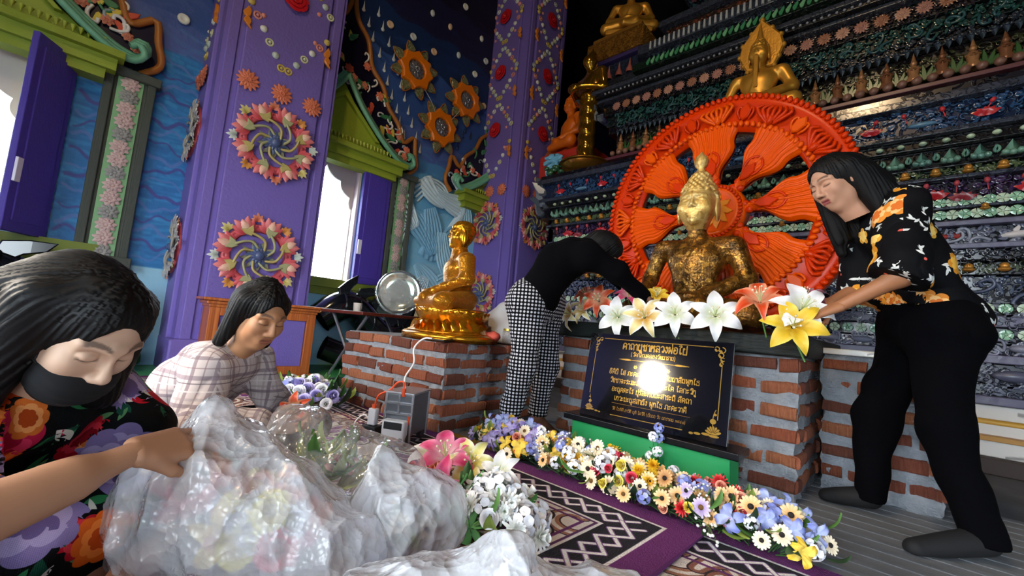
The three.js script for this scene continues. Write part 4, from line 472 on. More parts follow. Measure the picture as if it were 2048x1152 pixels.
const plaqueDraw = (bg, gold, gold2) => (g, w, h) => {
  g.fillStyle = bg; g.fillRect(0, 0, w, h); g.lineCap = 'round';
  thai(g, 'คาถาบูชาหลวงพ่อโป', 512, 106, 44, gold, .18); thai(g, '(วัดกลางคลองวัฒนาราม)', 512, 156, 25, gold, .16); thai(g, 'ตั้งนะโม ๓ จบ', 512, 242, 22, gold2, .17);
  thai(g, 'อิติปิ โส ภะคะวา อะระหัง สัมมาสัมพุทโธ', 520, 302, 30, gold, .17); thai(g, 'วิชชาจะระณะสัมปันโน สุคะโต โลกะวิทู', 520, 366, 30, gold, .17); thai(g, 'อะนุตตะโร ปุริสะทัมมะสาระถิ สัตถา', 520, 430, 30, gold, .17); thai(g, 'เทวะมะนุสสานัง พุทโธ ภะคะวาติ', 520, 494, 30, gold, .17); thai(g, 'วิติ โมติติ ภาวิติ มุติ โควิติ (ปันนา วัน มกราคม ๒๕๖๐)', 520, 566, 18, gold2, .16);
  g.strokeStyle = gold2; g.lineWidth = 2.5; g.beginPath(); g.moveTo(250, 516); g.lineTo(800, 516); g.stroke();
  g.lineWidth = 4; g.beginPath(); g.moveTo(300, 186); g.lineTo(724, 186); g.stroke(); g.fillStyle = gold; for (const s of [-1, 1]) { g.beginPath(); g.ellipse(512 + s * 190, 186, 34, 7, 0, 0, 7); g.fill(); g.beginPath(); g.moveTo(512 + s * 215, 180); g.lineTo(512 + s * 258, 186); g.lineTo(512 + s * 215, 192); g.fill(); } g.beginPath(); g.moveTo(512, 176); g.lineTo(522, 186); g.lineTo(512, 196); g.lineTo(502, 186); g.fill();
  for (const s of [-1, 1]) for (let i = 0; i < 6; i++) { g.beginPath(); g.ellipse(512 + s * 118 + 9 * cos(i * PI / 3), 234 + 9 * sin(i * PI / 3), 6, 4, i * PI / 3, 0, 7); g.fill(); }
  g.strokeStyle = gold; g.lineWidth = 5; for (const p of [[60, 130, 60, 470], [964, 150, 964, 500], [120, 36, 904, 36], [250, 604, 760, 604]]) { g.beginPath(); g.moveTo(p[0], p[1]); g.lineTo(p[2], p[3]); g.stroke(); }
  const curlDraw = (x, y, s, fx) => { g.save(); g.translate(x, y); g.scale(fx * s, s); g.lineWidth = 5; for (const [cx, cy, r, a] of [[0, 0, 16, 0], [4, 30, 13, 2], [-6, 54, 10, 4], [28, -6, 12, 1], [-2, 78, 7, 3]]) { g.beginPath(); g.arc(cx, cy, r, a, a + 4.6); g.stroke(); g.beginPath(); g.ellipse(cx + 5, cy + 8, 6, 10, .6, 0, 7); g.fill(); } g.restore(); };
  curlDraw(66, 48, 1, 1); curlDraw(958, 52, 1.15, -1);
  const lotus = (x, y, s, fx) => { g.save(); g.translate(x, y); g.scale(s * fx, s); g.fillStyle = gold; for (const a of [-1.25, -.8, -.4, 0, .4, .8, 1.25]) { g.save(); g.rotate(a); g.beginPath(); g.ellipse(0, -20, 8, 22, 0, 0, 7); g.fill(); g.restore(); } g.fillStyle = bg; for (const a of [-1, -.6, -.2, .2, .6, 1]) { g.save(); g.rotate(a); g.fillRect(-1, -40, 2, 32); g.restore(); } g.fillStyle = gold; for (const [dx, dy, r] of [[36, 8, 22], [80, 14, 18], [112, 18, 12], [-6, 12, 26]]) { g.beginPath(); g.ellipse(dx, dy, r, 7, 0, 0, 7); g.fill(); } g.beginPath(); g.ellipse(4, -66, 16, 14, 0, 0, 7); g.fill(); g.lineWidth = 4; g.beginPath(); g.moveTo(0, -20); g.quadraticCurveTo(14, -90, -6, -130); g.stroke(); g.beginPath(); g.ellipse(-4, -104, 9, 7, 0, 0, 7); g.fill(); g.restore(); };
  lotus(70, 586, .8, 1); lotus(944, 590, 1.15, -1);
};
{ const W = .735, H = .448, p = thing('black_plaque', 'black polished plaque with gold lettering leaning above the green cloth', 'plaque', [-.925, .225, -1.995]);
  p.rotation.set(-.175, .01, .012);
  const cm = canvasTex(1024, 648, plaqueDraw('#06070c', '#d9a94c', '#b98a3c')), mm = canvasTex(1024, 648, plaqueDraw('#000000', '#0000cc', '#0000cc'), false);
  part(p, 'slab', box(W, H, .022, 0, H / 2, -.012, .003), mat('#06070c', .07, { clearcoat: 1, clearcoatRoughness: .03 }));
  const f = new THREE.PlaneGeometry(W - .004, H - .004).translate(0, H / 2, .0004); const fm = mat('#ffffff', .09, { map: cm, metalness: .8, metalnessMap: mm, clearcoat: 1, clearcoatRoughness: .04 }); part(p, 'lettering', f, fm);
  const s = thing('plaque_stand', 'black ledge on a green cloth-covered box holding the plaque', 'stand', [-.925, 0, -2.03]);
  part(s, 'ledge', box(.86, .032, .17, 0, .211, .01, .005), mat('#0a0b10', .25)); part(s, 'green_cloth', boxUV(warp(new THREE.BoxGeometry(.78, .195, .13, 70, 14, 8).translate(0, .0975, 0), (x, y, z) => { const q = (.195 - y) / .195; return [x * (1 + .01 * q), y, z + (z > 0 ? q * (.012 * sin(x * 23 + sin(y * 20)) + .014 * sin(x * 9 + 1)) : 0)]; }), 8), mat('#0f8a4a', .65, { sheen: .5, sheenColor: RGB('#58d890'), bumpMap: rep(clothBump, 1), bumpScale: .0005 })); }

// ---------------------------------------------------------------- artificial flowers
const petalM = vcol(.5, { transmission: .25, thickness: 0 }), petalM2 = vcol(.6);
function lilyGeo(centre, mid, edge, L = .105, open = 1) {
  const A = RGB(centre), B = RGB(mid), C = RGB(edge), out = [];
  for (let i = 0; i < 6; i++) { const w = (i % 2 ? .024 : .031) * L / .105, ph = rr(-.08, .08), cu = rr(.8, 1.2); out.push(grid(8, 12, (u, v) => { const q = (u - .5) * 2, s = w * pow(max(0, sin(PI * (.06 + .94 * pow(v, .85)))), .75) * q, r = .006 + L * pow(v, 1.15) * open, z = .052 * sin(min(1, v * 1.15) * PI * .5) - .05 * cu * pow(v, 3.2) + .006 * q * q * (1 - v) - .005 * (1 - abs(q)) * sin(v * PI) + .003 * sin(v * 14 + i) * q * q; const k = B.clone().lerp(C, sstep(.45, .95, abs(q))).lerp(A, sstep(.62, .1, v) * (1 - .8 * abs(q)) ); return [s, r, z, k.r, k.g, k.b]; }).rotateZ(i * PI / 3 + ph)); }
  return merge(out);
}
const stamenGeo = merge([...Array(6)].map((_, i) => { const a = i * PI / 3 + .5; return merge([paint(tube([[0, 0, 0], [.008 * sin(a), .008 * cos(a), .03], [.022 * sin(a), .022 * cos(a), .062]], .0014, 6, 4), '#d9e0b0'), paint(sph(.0045, .022 * sin(a), .022 * cos(a), .064, 6, 5).scale(1, 1, 1), '#e6dcc0')]); }).concat([paint(tube([[0, 0, 0], [0, .002, .04], [.003, .006, .075]], .0022, 6, 4), '#c8d890')]));
const lilyStem = tube([[0, 0, 0], [0, -.01, -.04], [.004, -.045, -.075], [.006, -.11, -.085]], .0035, 10, 5);
const LW = () => lilyGeo('#dfe6b8', '#f3f4f6', '#ffffff'), LY = () => lilyGeo('#dfa010', '#f2dc98', '#ffffff'), LO = () => lilyGeo('#f0b890', '#e04408', '#f4a47c'), LP = () => lilyGeo('#f2d0dc', '#dd3f7c', '#f08ab0'), LG = () => lilyGeo('#d8a818', '#f3c92c', '#f8dc5c');
function lily(kind, label, p, dir, s = 1, spin = 0, group) {
  const o = thing('lily', label, 'flower', p, 0, group); o.lookAt(p[0] + dir[0], p[1] + dir[1], p[2] + dir[2]); o.rotateZ(spin); o.scale.setScalar(s);
  part(o, 'petals', kind(), petalM); part(o, 'stamens', stamenGeo, petalM2); part(o, 'stem', lilyStem, mat('#4f7a3a', .6)); return o;
}
const gl = 'lilies laid along the granite slab';
lily(LY, 'white lily with yellow throat at the far left end of the slab, facing left', [-1.53, .765, -2.2], [-.5, .15, .8], 1, .2, gl); lily(LY, 'white and yellow lily half behind the leftmost orange lilies', [-1.44, .79, -2.2], [-.2, .3, .9], .85, .9, gl);
lily(LO, 'orange lily highest on the left, next to the bending person', [-1.45, .885, -2.22], [-.1, .6, .6], .8, .3, gl); lily(LO, 'orange lily with white edges between the left white lilies', [-1.34, .85, -2.19], [.2, .35, .9], 1, .1, gl);
lily(LW, 'white lily hanging over the upper left corner of the plaque', [-1.175, .76, -2.13], [.25, .15, 1], 1.12, .1, gl); lily(LP, 'pink lily at the left knee of the gilded statue', [-1.19, .885, -2.26], [.2, .75, .6], .85, .4, gl);
lily(LG, 'small yellow lily before the lap of the gilded statue', [-1.0, .885, -2.22], [.3, .7, .6], .75, 0, gl); lily(LY, 'white lily with broad yellow stripes above the plaque title', [-1.015, .765, -2.12], [.3, .3, 1], 1.1, .5, gl);
lily(LW, 'white lily to the right of the yellow striped lily above the plaque', [-.86, .79, -2.13], [.35, .2, 1], 1.08, .15, gl); lily(LW, 'white lily over the upper right corner of the plaque', [-.665, .79, -2.12], [.35, .2, 1], 1.15, .05, gl);
lily(LO, 'orange lily with white edges standing alone right of the plaque', [-.485, .86, -2.14], [.1, .75, .7], 1.15, .2, gl); lily(LW, 'white lily under the hands of the standing woman', [-.335, .83, -2.16], [.5, .45, .8], 1.2, .3, gl);
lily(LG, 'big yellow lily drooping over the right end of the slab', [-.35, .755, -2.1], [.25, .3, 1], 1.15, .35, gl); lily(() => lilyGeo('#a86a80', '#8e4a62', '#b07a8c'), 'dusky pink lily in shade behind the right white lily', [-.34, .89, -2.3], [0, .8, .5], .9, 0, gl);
lily(LP, 'large pink lily beside the foreground plastic bags', [-1.3, .13, -1.1], [.35, .75, .5], 1.15, .2); lily(LP, 'pink lily lying low against the right side of the bag', [-1.17, .06, -.98], [.5, .3, .7], 1.2, .9); lily(() => lilyGeo('#f0e060', '#f4ee98', '#fbf8e0'), 'cream yellow lily next to the pink lily on the rug', [-1.22, .12, -1.16], [.5, .6, .6], .95, .5);
lily(LW, 'white lily right of the cream lily on the rug', [-1.1, .11, -1.2], [.4, .5, .8], .8, .2); lily(LW, 'white lily left of the pink lily on the rug', [-1.42, .1, -1.12], [.1, .9, .4], .9, .5); lily(LO, 'small orange blossom under the cream lily on the rug', [-1.13, .05, -1.08], [.4, .5, .7], .5, .2);
lily(LO, 'orange lily held in the hands of the woman in the plaid shirt', [-1.715, .265, -.68], [.5, .2, .6], .62, .2);

// kinds of small flowers; each is one part of its bunch, with its eye as a sub-part
const daisyKind = (c0, c1) => { const A = RGB(c0), B = RGB(c1); return merge([...Array(15)].map((_, i) => grid(2, 4, (u, v) => { const q = (u - .5) * 2, r = .007 + .03 * v * (1 - .06 * (i % 2)), k = A.clone().lerp(B, v); return [q * .0065 * pow(sin(PI * (.1 + .8 * v)), .5), r, .006 * sin(v * 2.2) - .003 * q * q, k.r, k.g, k.b]; }).rotateZ(i / 15 * 2 * PI + rr(-.06, .06)))); };
const eyeGeo = lathe([[0, .009], [.005, .009], [.0095, .004], [.01, 0]], 10).rotateX(PI / 2);
const ball = (cs, n, r, s) => merge([...Array(n)].map((_, i) => { const t = (i + .5) / n, a = i * 2.4, ph = Math.acos(1 - 1.3 * t), C = RGB(cs[i % cs.length]), g = merge([0, 1, 2, 3, 4].map((k) => grid(2, 2, (u, v) => { const q = (u - .5) * 1.5, e = s * v; return [e * sin(q) * .8, e * cos(q), .004 * sin(v * 2)]; }).rotateZ(k * 1.2566))); const m = new THREE.Matrix4().lookAt(V(0, 0, 0), V(-sin(ph) * cos(a), -sin(ph) * sin(a), -cos(ph)), V(0, 1, .01)); return paint(g.applyMatrix4(m).translate(sin(ph) * cos(a) * r, sin(ph) * sin(a) * r, cos(ph) * r), '#' + C.getHexString()); }));
const roseKind = (c0, c1) => { const A = RGB(c0), B = RGB(c1), out = []; for (let k = 0; k < 4; k++) for (let i = 0; i < 4; i++) out.push(grid(4, 4, (u, v) => { const R = .026 - k * .006, a = (u - .5) * 2.1, rad = R * (.45 + .55 * v), z = .034 * v - .004 * k + .006 * k - .008 * v * v * (3 - k), C = A.clone().lerp(B, v); return [rad * sin(a), rad * cos(a), z, C.r, C.g, C.b]; }).rotateZ(i * PI / 2 + k * .7)); return merge(out); };
const mumKind = (c0, c1) => { const A = RGB(c0), B = RGB(c1), out = []; for (let k = 0; k < 4; k++) for (let i = 0; i < 13; i++) out.push(grid(1, 3, (u, v) => { const q = (u - .5) * .0105 * (1 - .6 * v * v), r = .036 - k * .008, C = A.clone().lerp(B, v); return [q, r * v * (1 - .08 * k), .004 + k * .006 * v + .012 * v * v * k * .4, C.r, C.g, C.b]; }).rotateZ((i + k * .5) / 13 * 2 * PI)); return merge(out); };
const irisKind = (c0, c1) => { const A = RGB(c0), B = RGB(c1), out = []; for (let i = 0; i < 6; i++) out.push(grid(4, 6, (u, v) => { const q = (u - .5) * 2, r = .048 * v, z = i % 2 ? .03 * sin(v * 2.6) : .02 * sin(v * 2) - .035 * v * v, C = B.clone().lerp(A, v); return [q * .016 * pow(sin(PI * (.08 + .85 * v)), .6), r, z + .004 * sin(q * 5 + v * 9), C.r, C.g, C.b]; }).rotateZ(i * PI / 3)); return merge(out); };
const KIND = {
  peach: [daisyKind('#e8a860', '#f2d6a6'), 'eye'], cream: [daisyKind('#f0dcb8', '#f7ead0'), 'eye'], tan: [daisyKind('#a86a34', '#dcae74'), 'eye'], lilac: [daisyKind('#a88cc8', '#d9cde8'), 'eye'],
  blue: [irisKind('#6a78c8', '#c9d2ee')], violet: [irisKind('#7a62b8', '#d8cdea')], hydrangea: [ball(['#7c86cc', '#98a2de', '#6a70b8', '#b8bfe8'], 16, .03, .014)], whiteball: [ball(['#eef0f6', '#dfe4ee', '#ffffff'], 16, .028, .013)],
  yellow: [mumKind('#e09a10', '#f6cf2c')], purple: [mumKind('#5a2a7a', '#9a62c0')], red: [mumKind('#a81420', '#e8383c')], redbud: [roseKind('#b0182c', '#e8405c')], yellowrose: [roseKind('#d8b820', '#f6ec70')], pinkbud: [roseKind('#d86a4a', '#f2b098')], orange: [roseKind('#d8641c', '#f2a45c')], whiterose: [roseKind('#e4e6ec', '#fbfbff')], lavrose: [roseKind('#8a82c8', '#c4bcec')], golden: [irisKind('#f0c028', '#f8e070')],
  whitemum: [mumKind('#dfe6d4', '#ffffff')], sepal: [merge([...Array(6)].map((_, i) => paint(flame(.05, .008, .006, .003), i % 2 ? '#3f7a3a' : '#5a9a4a').rotateZ(i * PI / 3)))],
  spray: [merge([...Array(12)].map(() => { const a = rr(0, 6.3), b = rr(.2, 1), x = .05 * b * cos(a), y = .05 * b * sin(a), z = rr(.03, .07); return merge([paint(sph(.0055, x, y, z, 5, 4), '#f4f4ee'), paint(tube([[0, 0, -.02], [x * .5, y * .5, z * .4], [x, y, z]], .0008, 4, 3), '#7a9a5a')]); }))],
};
const leafKinds = ['#2f5a24', '#1c3a1c', '#4d7a34', '#8a9e44'].map((c) => { const A = RGB(c), B = A.clone().multiplyScalar(.7); return grid(4, 8, (u, v) => { const q = (u - .5) * 2, k = abs(q) < .2 ? B : A; return [q * .02 * pow(sin(PI * (.05 + .93 * v)), .8), .1 * v, .025 * sin(v * 2.4) + .006 * q * q, k.r, k.g, k.b]; }); });
const stalkGeo = cyl(.0025, .0025, 1, 5).translate(0, -.5, 0), stalkM = mat('#3f6a34', .7), eyeM = mat('#1c1410', .8), eyeB = mat('#6a4a1c', .8);
function bunch(name, label, [x, y, z], R, H, list, lean = [0, 1, .5], leaves = 12, S = 1, sx = 1) {
  const o = thing(name, label, 'flowers', [x, y, z]), flat = list.flatMap(([k, n]) => Array(n).fill(k)); for (let i = flat.length - 1; i > 0; i--) { const j = floor(rnd() * (i + 1)); [flat[i], flat[j]] = [flat[j], flat[i]]; }
  flat.forEach((k, i) => { const a = i * 2.39996, t = sqrt((i + .4) / flat.length), px = R * t * cos(a) * sx, pz = R * t * sin(a) * .8, py = H * (1 - .62 * t * t) + rr(-.015, .015); const [g, eye] = KIND[k], m = part(o, 'flower', g, petalM2, [px, py, pz]);
    m.lookAt(x + px + px * 5 / R * .3 + lean[0] + rr(-.3, .3), y + py + lean[1] * .8 + rr(-.2, .2), z + pz + pz * 5 / R * .3 + lean[2] + rr(-.2, .3)); m.rotateZ(rnd() * 6); m.scale.setScalar(S * rr(.85, 1.2)); if (eye) part(m, 'flower_eye', eyeGeo, rnd() < .75 ? eyeM : eyeB); });
  const st = []; flat.forEach((k, i) => { const a = i * 2.39996, t = sqrt((i + .4) / flat.length), px = R * t * cos(a) * sx, pz = R * t * sin(a) * .8, py = H * (1 - .62 * t * t) - .012; st.push(tube([[px, py, pz], [px * .7, py * .55, pz * .7], [px * .4, .0, pz * .4]], .0022, 5, 4)); }); part(o, 'stalks', merge(st), stalkM);
  for (let i = 0; i < leaves; i++) { const a = rr(0, 6.28), t = rr(.35, 1.05); const m = part(o, 'leaf', leafKinds[i % 4], petalM2, [R * t * cos(a) * sx, H * rr(.12, .75), R * t * sin(a) * .8], [rr(.3, 1.3), rr(0, 6.28), 0]); m.rotation.order = 'YXZ'; m.scale.setScalar(S * rr(.6, 1.15)); }
  return o;
}
const gb = 'bunches of artificial flowers laid in front of the plaque';
const FL = [
  ['flower bunch at the left end, blue irises with cream daisies and a small orange rose', [-1.55, .02, -1.84], [['blue', 5], ['violet', 3], ['cream', 4], ['golden', 3], ['orange', 2], ['yellow', 1]]],
  ['flower bunch with yellow blossoms and violet irises, second from the left', [-1.4, .02, -1.8], [['golden', 4], ['violet', 4], ['blue', 3], ['cream', 3], ['pinkbud', 2], ['orange', 1]]],
  ['flower bunch with red mums and white hydrangea left of the green cloth', [-1.26, .02, -1.82], [['whiteball', 3], ['red', 3], ['peach', 3], ['lilac', 2], ['hydrangea', 3], ['golden', 2]]],
  ['flower bunch with purple mum and cream daisies below the left end of the ledge', [-1.1, .02, -1.8], [['cream', 5], ['purple', 1], ['hydrangea', 2], ['spray', 3], ['peach', 3], ['whiteball', 2]]],
  ['flower bunch of pale green leaves and cream daisies at the middle of the green cloth', [-.95, .02, -1.83], [['cream', 4], ['peach', 3], ['spray', 2], ['yellow', 2], ['whiteball', 2]]],
  ['flower bunch with a big yellow mum, red buds and dark-eyed cream daisies', [-.8, .02, -1.79], [['yellow', 3], ['redbud', 4], ['cream', 6], ['yellowrose', 4], ['peach', 2]]],
  ['flower bunch of tan and peach daisies right of the red buds', [-.63, .02, -1.8], [['peach', 6], ['tan', 5], ['hydrangea', 3], ['whiteball', 1], ['yellowrose', 1]]],
  ['flower bunch with lilac daisies and pink buds near the right end', [-.46, .02, -1.8], [['lilac', 5], ['redbud', 2], ['pinkbud', 4], ['peach', 3], ['red', 3], ['spray', 1]]],
  ['flower bunch at the right end, cream daisies with blue irises in shadow', [-.31, .02, -1.8], [['cream', 5], ['peach', 4], ['blue', 5], ['hydrangea', 2], ['whiteball', 2], ['golden', 1]]],
];
FL.forEach(([label, p, list], i) => { bunch('flower_bunch', label, [p[0] - (i > 6 ? .04 : 0), p[1], p[2] + .13], .19, .135, list.map(([k, n]) => [k, Math.round(n * 1.9)]), [.1, .7, .8], i === 4 ? 40 : 34, i === 4 ? .95 : .82).userData.group = gb; });
bunch('flower_spike_bunch', 'upright pale blue flower spike rising before the green cloth', [-.82, .02, -1.9], .03, .26, [['whiteball', 3], ['hydrangea', 2]], [0, .3, 1], 4, .7);
bunch('flower_bunch', 'bouquet of lavender and white roses on the rug behind the plaid woman', [-2.86, .02, -1.18], .26, .16, [['lavrose', 12], ['whiterose', 14], ['hydrangea', 3], ['whiteball', 5], ['yellowrose', 2]], [.4, .8, .5], 46, 1.5, 1.1);
bunch('flower_bunch', 'heap of white blossoms with green star sepals on the rug beside the bags', [-.95, .02, -1.02], .16, .12, [['whiterose', 4], ['whitemum', 14], ['whiteball', 10], ['sepal', 7]], [.2, .9, .4], 10, 1.25, 1.1);
bunch('flower_bunch', 'pink blossoms pressed against the clear bag on the rug', [-1.27, .02, -.98], .1, .08, [['pinkbud', 5], ['orange', 1], ['redbud', 3]], [.4, .6, .4], 5, 1.3);

// ---------------------------------------------------------------- people
const v3 = (a) => V(...a), mix3 = (a, b, t) => a.map((q, i) => lerp(q, b[i], t)), add3 = (a, b, s = 1) => a.map((q, i) => q + b[i] * s);
function basis(c, f, u) { const z = v3(f).normalize(), x = v3(u).cross(z).normalize(), y = z.clone().cross(x); return new THREE.Matrix4().makeBasis(x, y, z).setPosition(...c); }
const two = (f) => [f(1), f(-1)];
function headGeo(o = {}) {                                           // local frame: chin at -0.115, crown at +0.12, face to +z
  const P = [ell([0, .035, -.018], [.076, .086, .096]), ell([0, -.03, .02], [.06, .08, .066]), ell([0, -.092, .052], [.024, .02, .024], .03), ...two((s) => ell([s * .044, -.06, .012], [.022, .032, .035], .03)), ...two((s) => ell([s * .037, -.018, .058], [.026, .026, .022], .03)), ...two((s) => cap([s * .01, .034, .08], [s * .05, .032, .062], .011, .008, .02)), cap([0, .024, .082], [0, -.018, .104], .0065, .0105, .014), ell([0, -.024, .103], [.011, .009, .01], .008), ...two((s) => ell([s * .012, -.028, .094], [.009, .008, .011], .008)), ell([0, -.055, .074], [.03, .024, .014], .02), cap([0, -.1, .0], [0, -.19, -.035], .05, .055)];
  const sk = blend(P, .028), soc = two((s) => ell([s * .032, .014, .092], [.021, .013, .022])), lids = two((s) => ell([s * .032, .011, .07], [.0165, .0115, .0135])), lipU = cap([-.021, -.0545, .079], [.021, -.0545, .079], .0065), lipL = cap([-.016, -.066, .079], [.016, -.066, .079], .0078), ears = blend(two((s) => ell([s * .079, -.004, -.008], [.009, .031, .019])), .005);
  const F = (x, y, z) => { let d = sk(x, y, z); for (const q of soc) d = smax(d, -q(x, y, z), .016); for (const q of lids) d = smin(d, q(x, y, z), .005); d = smin(d, lipU(x, y, z), .008); d = smin(d, lipL(x, y, z), .007); const mz = abs(y + .0605) < .004 && abs(x) < .022 && z > .06 ? .0022 : 0; return smin(d, ears(x, y, z), .008) + mz; };
  F.lo = [-.1, -.17, -.13]; F.hi = [.1, .13, .13];
  const S = RGB(o.skin), lip = RGB(o.lip ?? '#8a4a44'), dark = RGB('#2a1c18'), sh = RGB(o.skin).lerp(RGB('#a0604a'), .25);
  return paint(iso(F, .0036), (x, y, z) => { const ax = abs(x); let c = S.clone(); if (z > .03) { c.lerp(lip, sstep(.024, .016, ax) * sstep(.0145, .009, abs(y + .0605)) * sstep(.06, .07, z)); const bx = (ax - .033) / .022, by = y - .037 - .006 * (1 - bx * bx); c.lerp(dark, .75 * sstep(1.05, .75, abs(bx)) * sstep(.0055, .003, abs(by))); c.lerp(dark, .8 * sstep(.019, .015, abs(ax - .032)) * sstep(.0034, .0014, abs(y - .004 + (ax - .032) ** 2 * -8))); c.lerp(sh, .6 * sstep(.03, .012, hypot(ax - .04, y + .022))); c.lerp(dark, .7 * sstep(.0042, .0018, hypot(ax - .008, (y + .033) * 1.3)) * sstep(.085, .09, z)); } return c; });
}
function hairGeo(locks, o = {}) {                                    // locks: [from, to, r0, r1] in head axes
  const P = [ell([0, .043, -.022], [.086, .092, .106]), ell([0, .0, -.06], [.078, .08, .062]), ...locks.map(([a, b, r, s]) => cap(a, b, r, s, .03))], B = blend(P, .03), face = blend([ell([0, -.016, .092], [o.fw ?? .06, .1, .082]), ell([0, -.11, .06], [.058, .06, .08])], .03);
  const F = field((x, y, z) => { const a = atan2(x, z + .02), st = .0013 * sin(a * 60 + 9 * noise(x * 14, y * 8, z * 14)) + .007 * (noise(a * 7, y * 6, 3) - .5) + .003 * (noise(a * 26, y * 7, 9) - .5); return smax(B(x, y, z) + st, -face(x, y, z), .012); }, B); return iso(F, o.cell ?? .0052);
}
function handGeo(w, dir, nrm, curl = .5, side = 1, s = 1, spread = 1) { // wrist, pointing direction, palm normal
  const d = v3(dir).normalize(), n = v3(nrm).addScaledVector(d, -v3(nrm).dot(d)).normalize(), l = d.clone().cross(n).multiplyScalar(side), W = v3(w), P = [], A = (v) => [v.x, v.y, v.z];
  const pt = (a, b, c) => W.clone().addScaledVector(d, a * s).addScaledVector(l, b * s).addScaledVector(n, c * s);
  [-.03, -.01, .011, .031].forEach((b, i) => { const k = pt(.085 - abs(b - .004) * .25, b, 0); P.push(cap(A(pt(.0, b * .55, 0)), A(k), .0165 * s, .0115 * s, .014)); let c = k, ang = curl * .55; const L = [.036, .043, .041, .032][i]; for (let j = 0; j < 3; j++) { const q = d.clone().multiplyScalar(cos(ang)).addScaledVector(n, sin(ang)).addScaledVector(l, b * 2.2 * spread * (1 - j * .3)).normalize(), e = c.clone().addScaledVector(q, L * s * [1, .68, .52][j]); P.push(cap(A(c), A(e), (.0098 - j * .0011) * s, (.0089 - j * .0012) * s, .004)); c = e; ang += curl * .75; } });
  const t0 = pt(.022, .026, .006), t1 = pt(.052, .05, .018), t2 = pt(.078, .054, .03 * (.5 + curl)), t3 = pt(.098, .05, .04 * (.5 + curl)); P.push(cap(A(t0), A(t1), .0155 * s, .0115 * s, .012), cap(A(t1), A(t2), .0112 * s, .0098 * s, .005), cap(A(t2), A(t3), .0098 * s, .0075 * s, .005));
  return iso(blend(P, .006), .0034);
}
function limbs(J) { const L = [], put = (a, b, ra, rb, t) => { if (J[a] && J[b]) L.push(Object.assign(cap(J[a], J[b], ra, rb), { t })); };
  for (const s of ['n', 'f']) { put('S' + s, 'E' + s, .043, .037, 'arm'); put('E' + s, 'W' + s, .037, .0235, 'fore'); put('H' + s, 'K' + s, .082, .056, 'thigh'); put('K' + s, 'A' + s, .053, .034, 'calf'); put('A' + s, 'T' + s, .034, .022, 'foot'); } return L; }
function torso(J, g = 1) { const mid = J.mid ?? mix3(J.pel, J.neck, .5), across = v3(J.Sf).sub(v3(J.Sn)).normalize().toArray(), w = (c, k) => [add3(c, across, k), add3(c, across, -k)], ch = mix3(mid, J.neck, .55), [c1, c2] = w(ch, .075), [m1, m2] = w(mid, .06), [p1, p2] = w(J.pel, .07);
  return [cap(J.Sn, J.Sf, .056 * g), cap(J.neck, ch, .05, .09 * g), cap(c1, m1, .088 * g, .088 * g), cap(c2, m2, .088 * g, .088 * g), cap(m1, p1, .088 * g, .1 * g), cap(m2, p2, .088 * g, .1 * g)]; }
const halfspace = (p, n) => { const q = v3(n).normalize(); return (x, y, z) => (x - p[0]) * q.x + (y - p[1]) * q.y + (z - p[2]) * q.z; };
function cloth(prims, grow, cell, folds = .006, cuts = [], k = .035, freq = 22) {
  const B = blend(prims, k), F = (x, y, z) => { let d = B(x, y, z) - grow; if (abs(d) < .06) d += folds * (sin((x * .8 + y + z * .6) * freq + 6 * noise(x * 7, y * 7, z * 7)) * .5 + (noise(x * 13, y * 13, z * 13) - .5) * 1.6 + (pow(abs(2 * noise(x * 9 + 5, y * 9, z * 9) - 1), .6) - .5) * -1.2); for (const c of cuts) d = smax(d, c(x, y, z), .006); return d; };
  return iso(F, cell, 3, B.lo.map((q) => q - grow), B.hi.map((q) => q + grow));
}
function person(label, J, o) {
  const p = thing('person', label, 'person'), M = basis(J.head, o.face, o.up), hs = o.hs ?? 1; M.multiply(new THREE.Matrix4().makeScale(hs, hs, hs));
  const P = [...torso(J, .88), ...limbs(J), cap(J.neck, V(0, -.1, -.02).applyMatrix4(M).toArray(), .052, .047), ...(o.extra ?? [])], S = o.skin;
  part(p, 'body', merge([paint(iso(blend(P, .03), .0125), o.arm ?? S), headGeo({ skin: S, lip: o.lip }).applyMatrix4(M), ...(o.hands ?? []).map((h) => paint(handGeo(...h), o.arm ?? S))]), vcol(.55, { sheen: .15 }));
  if (o.hair) part(p, 'hair', hairGeo(o.hair, o.hairOpt).applyMatrix4(M), mat(o.hairColor ?? '#070709', .6, { specularIntensity: .5, bumpMap: rep(grainBump, 4), bumpScale: .001 }));
  return { p, M };
}
const R3 = [.729, 0, -.684];
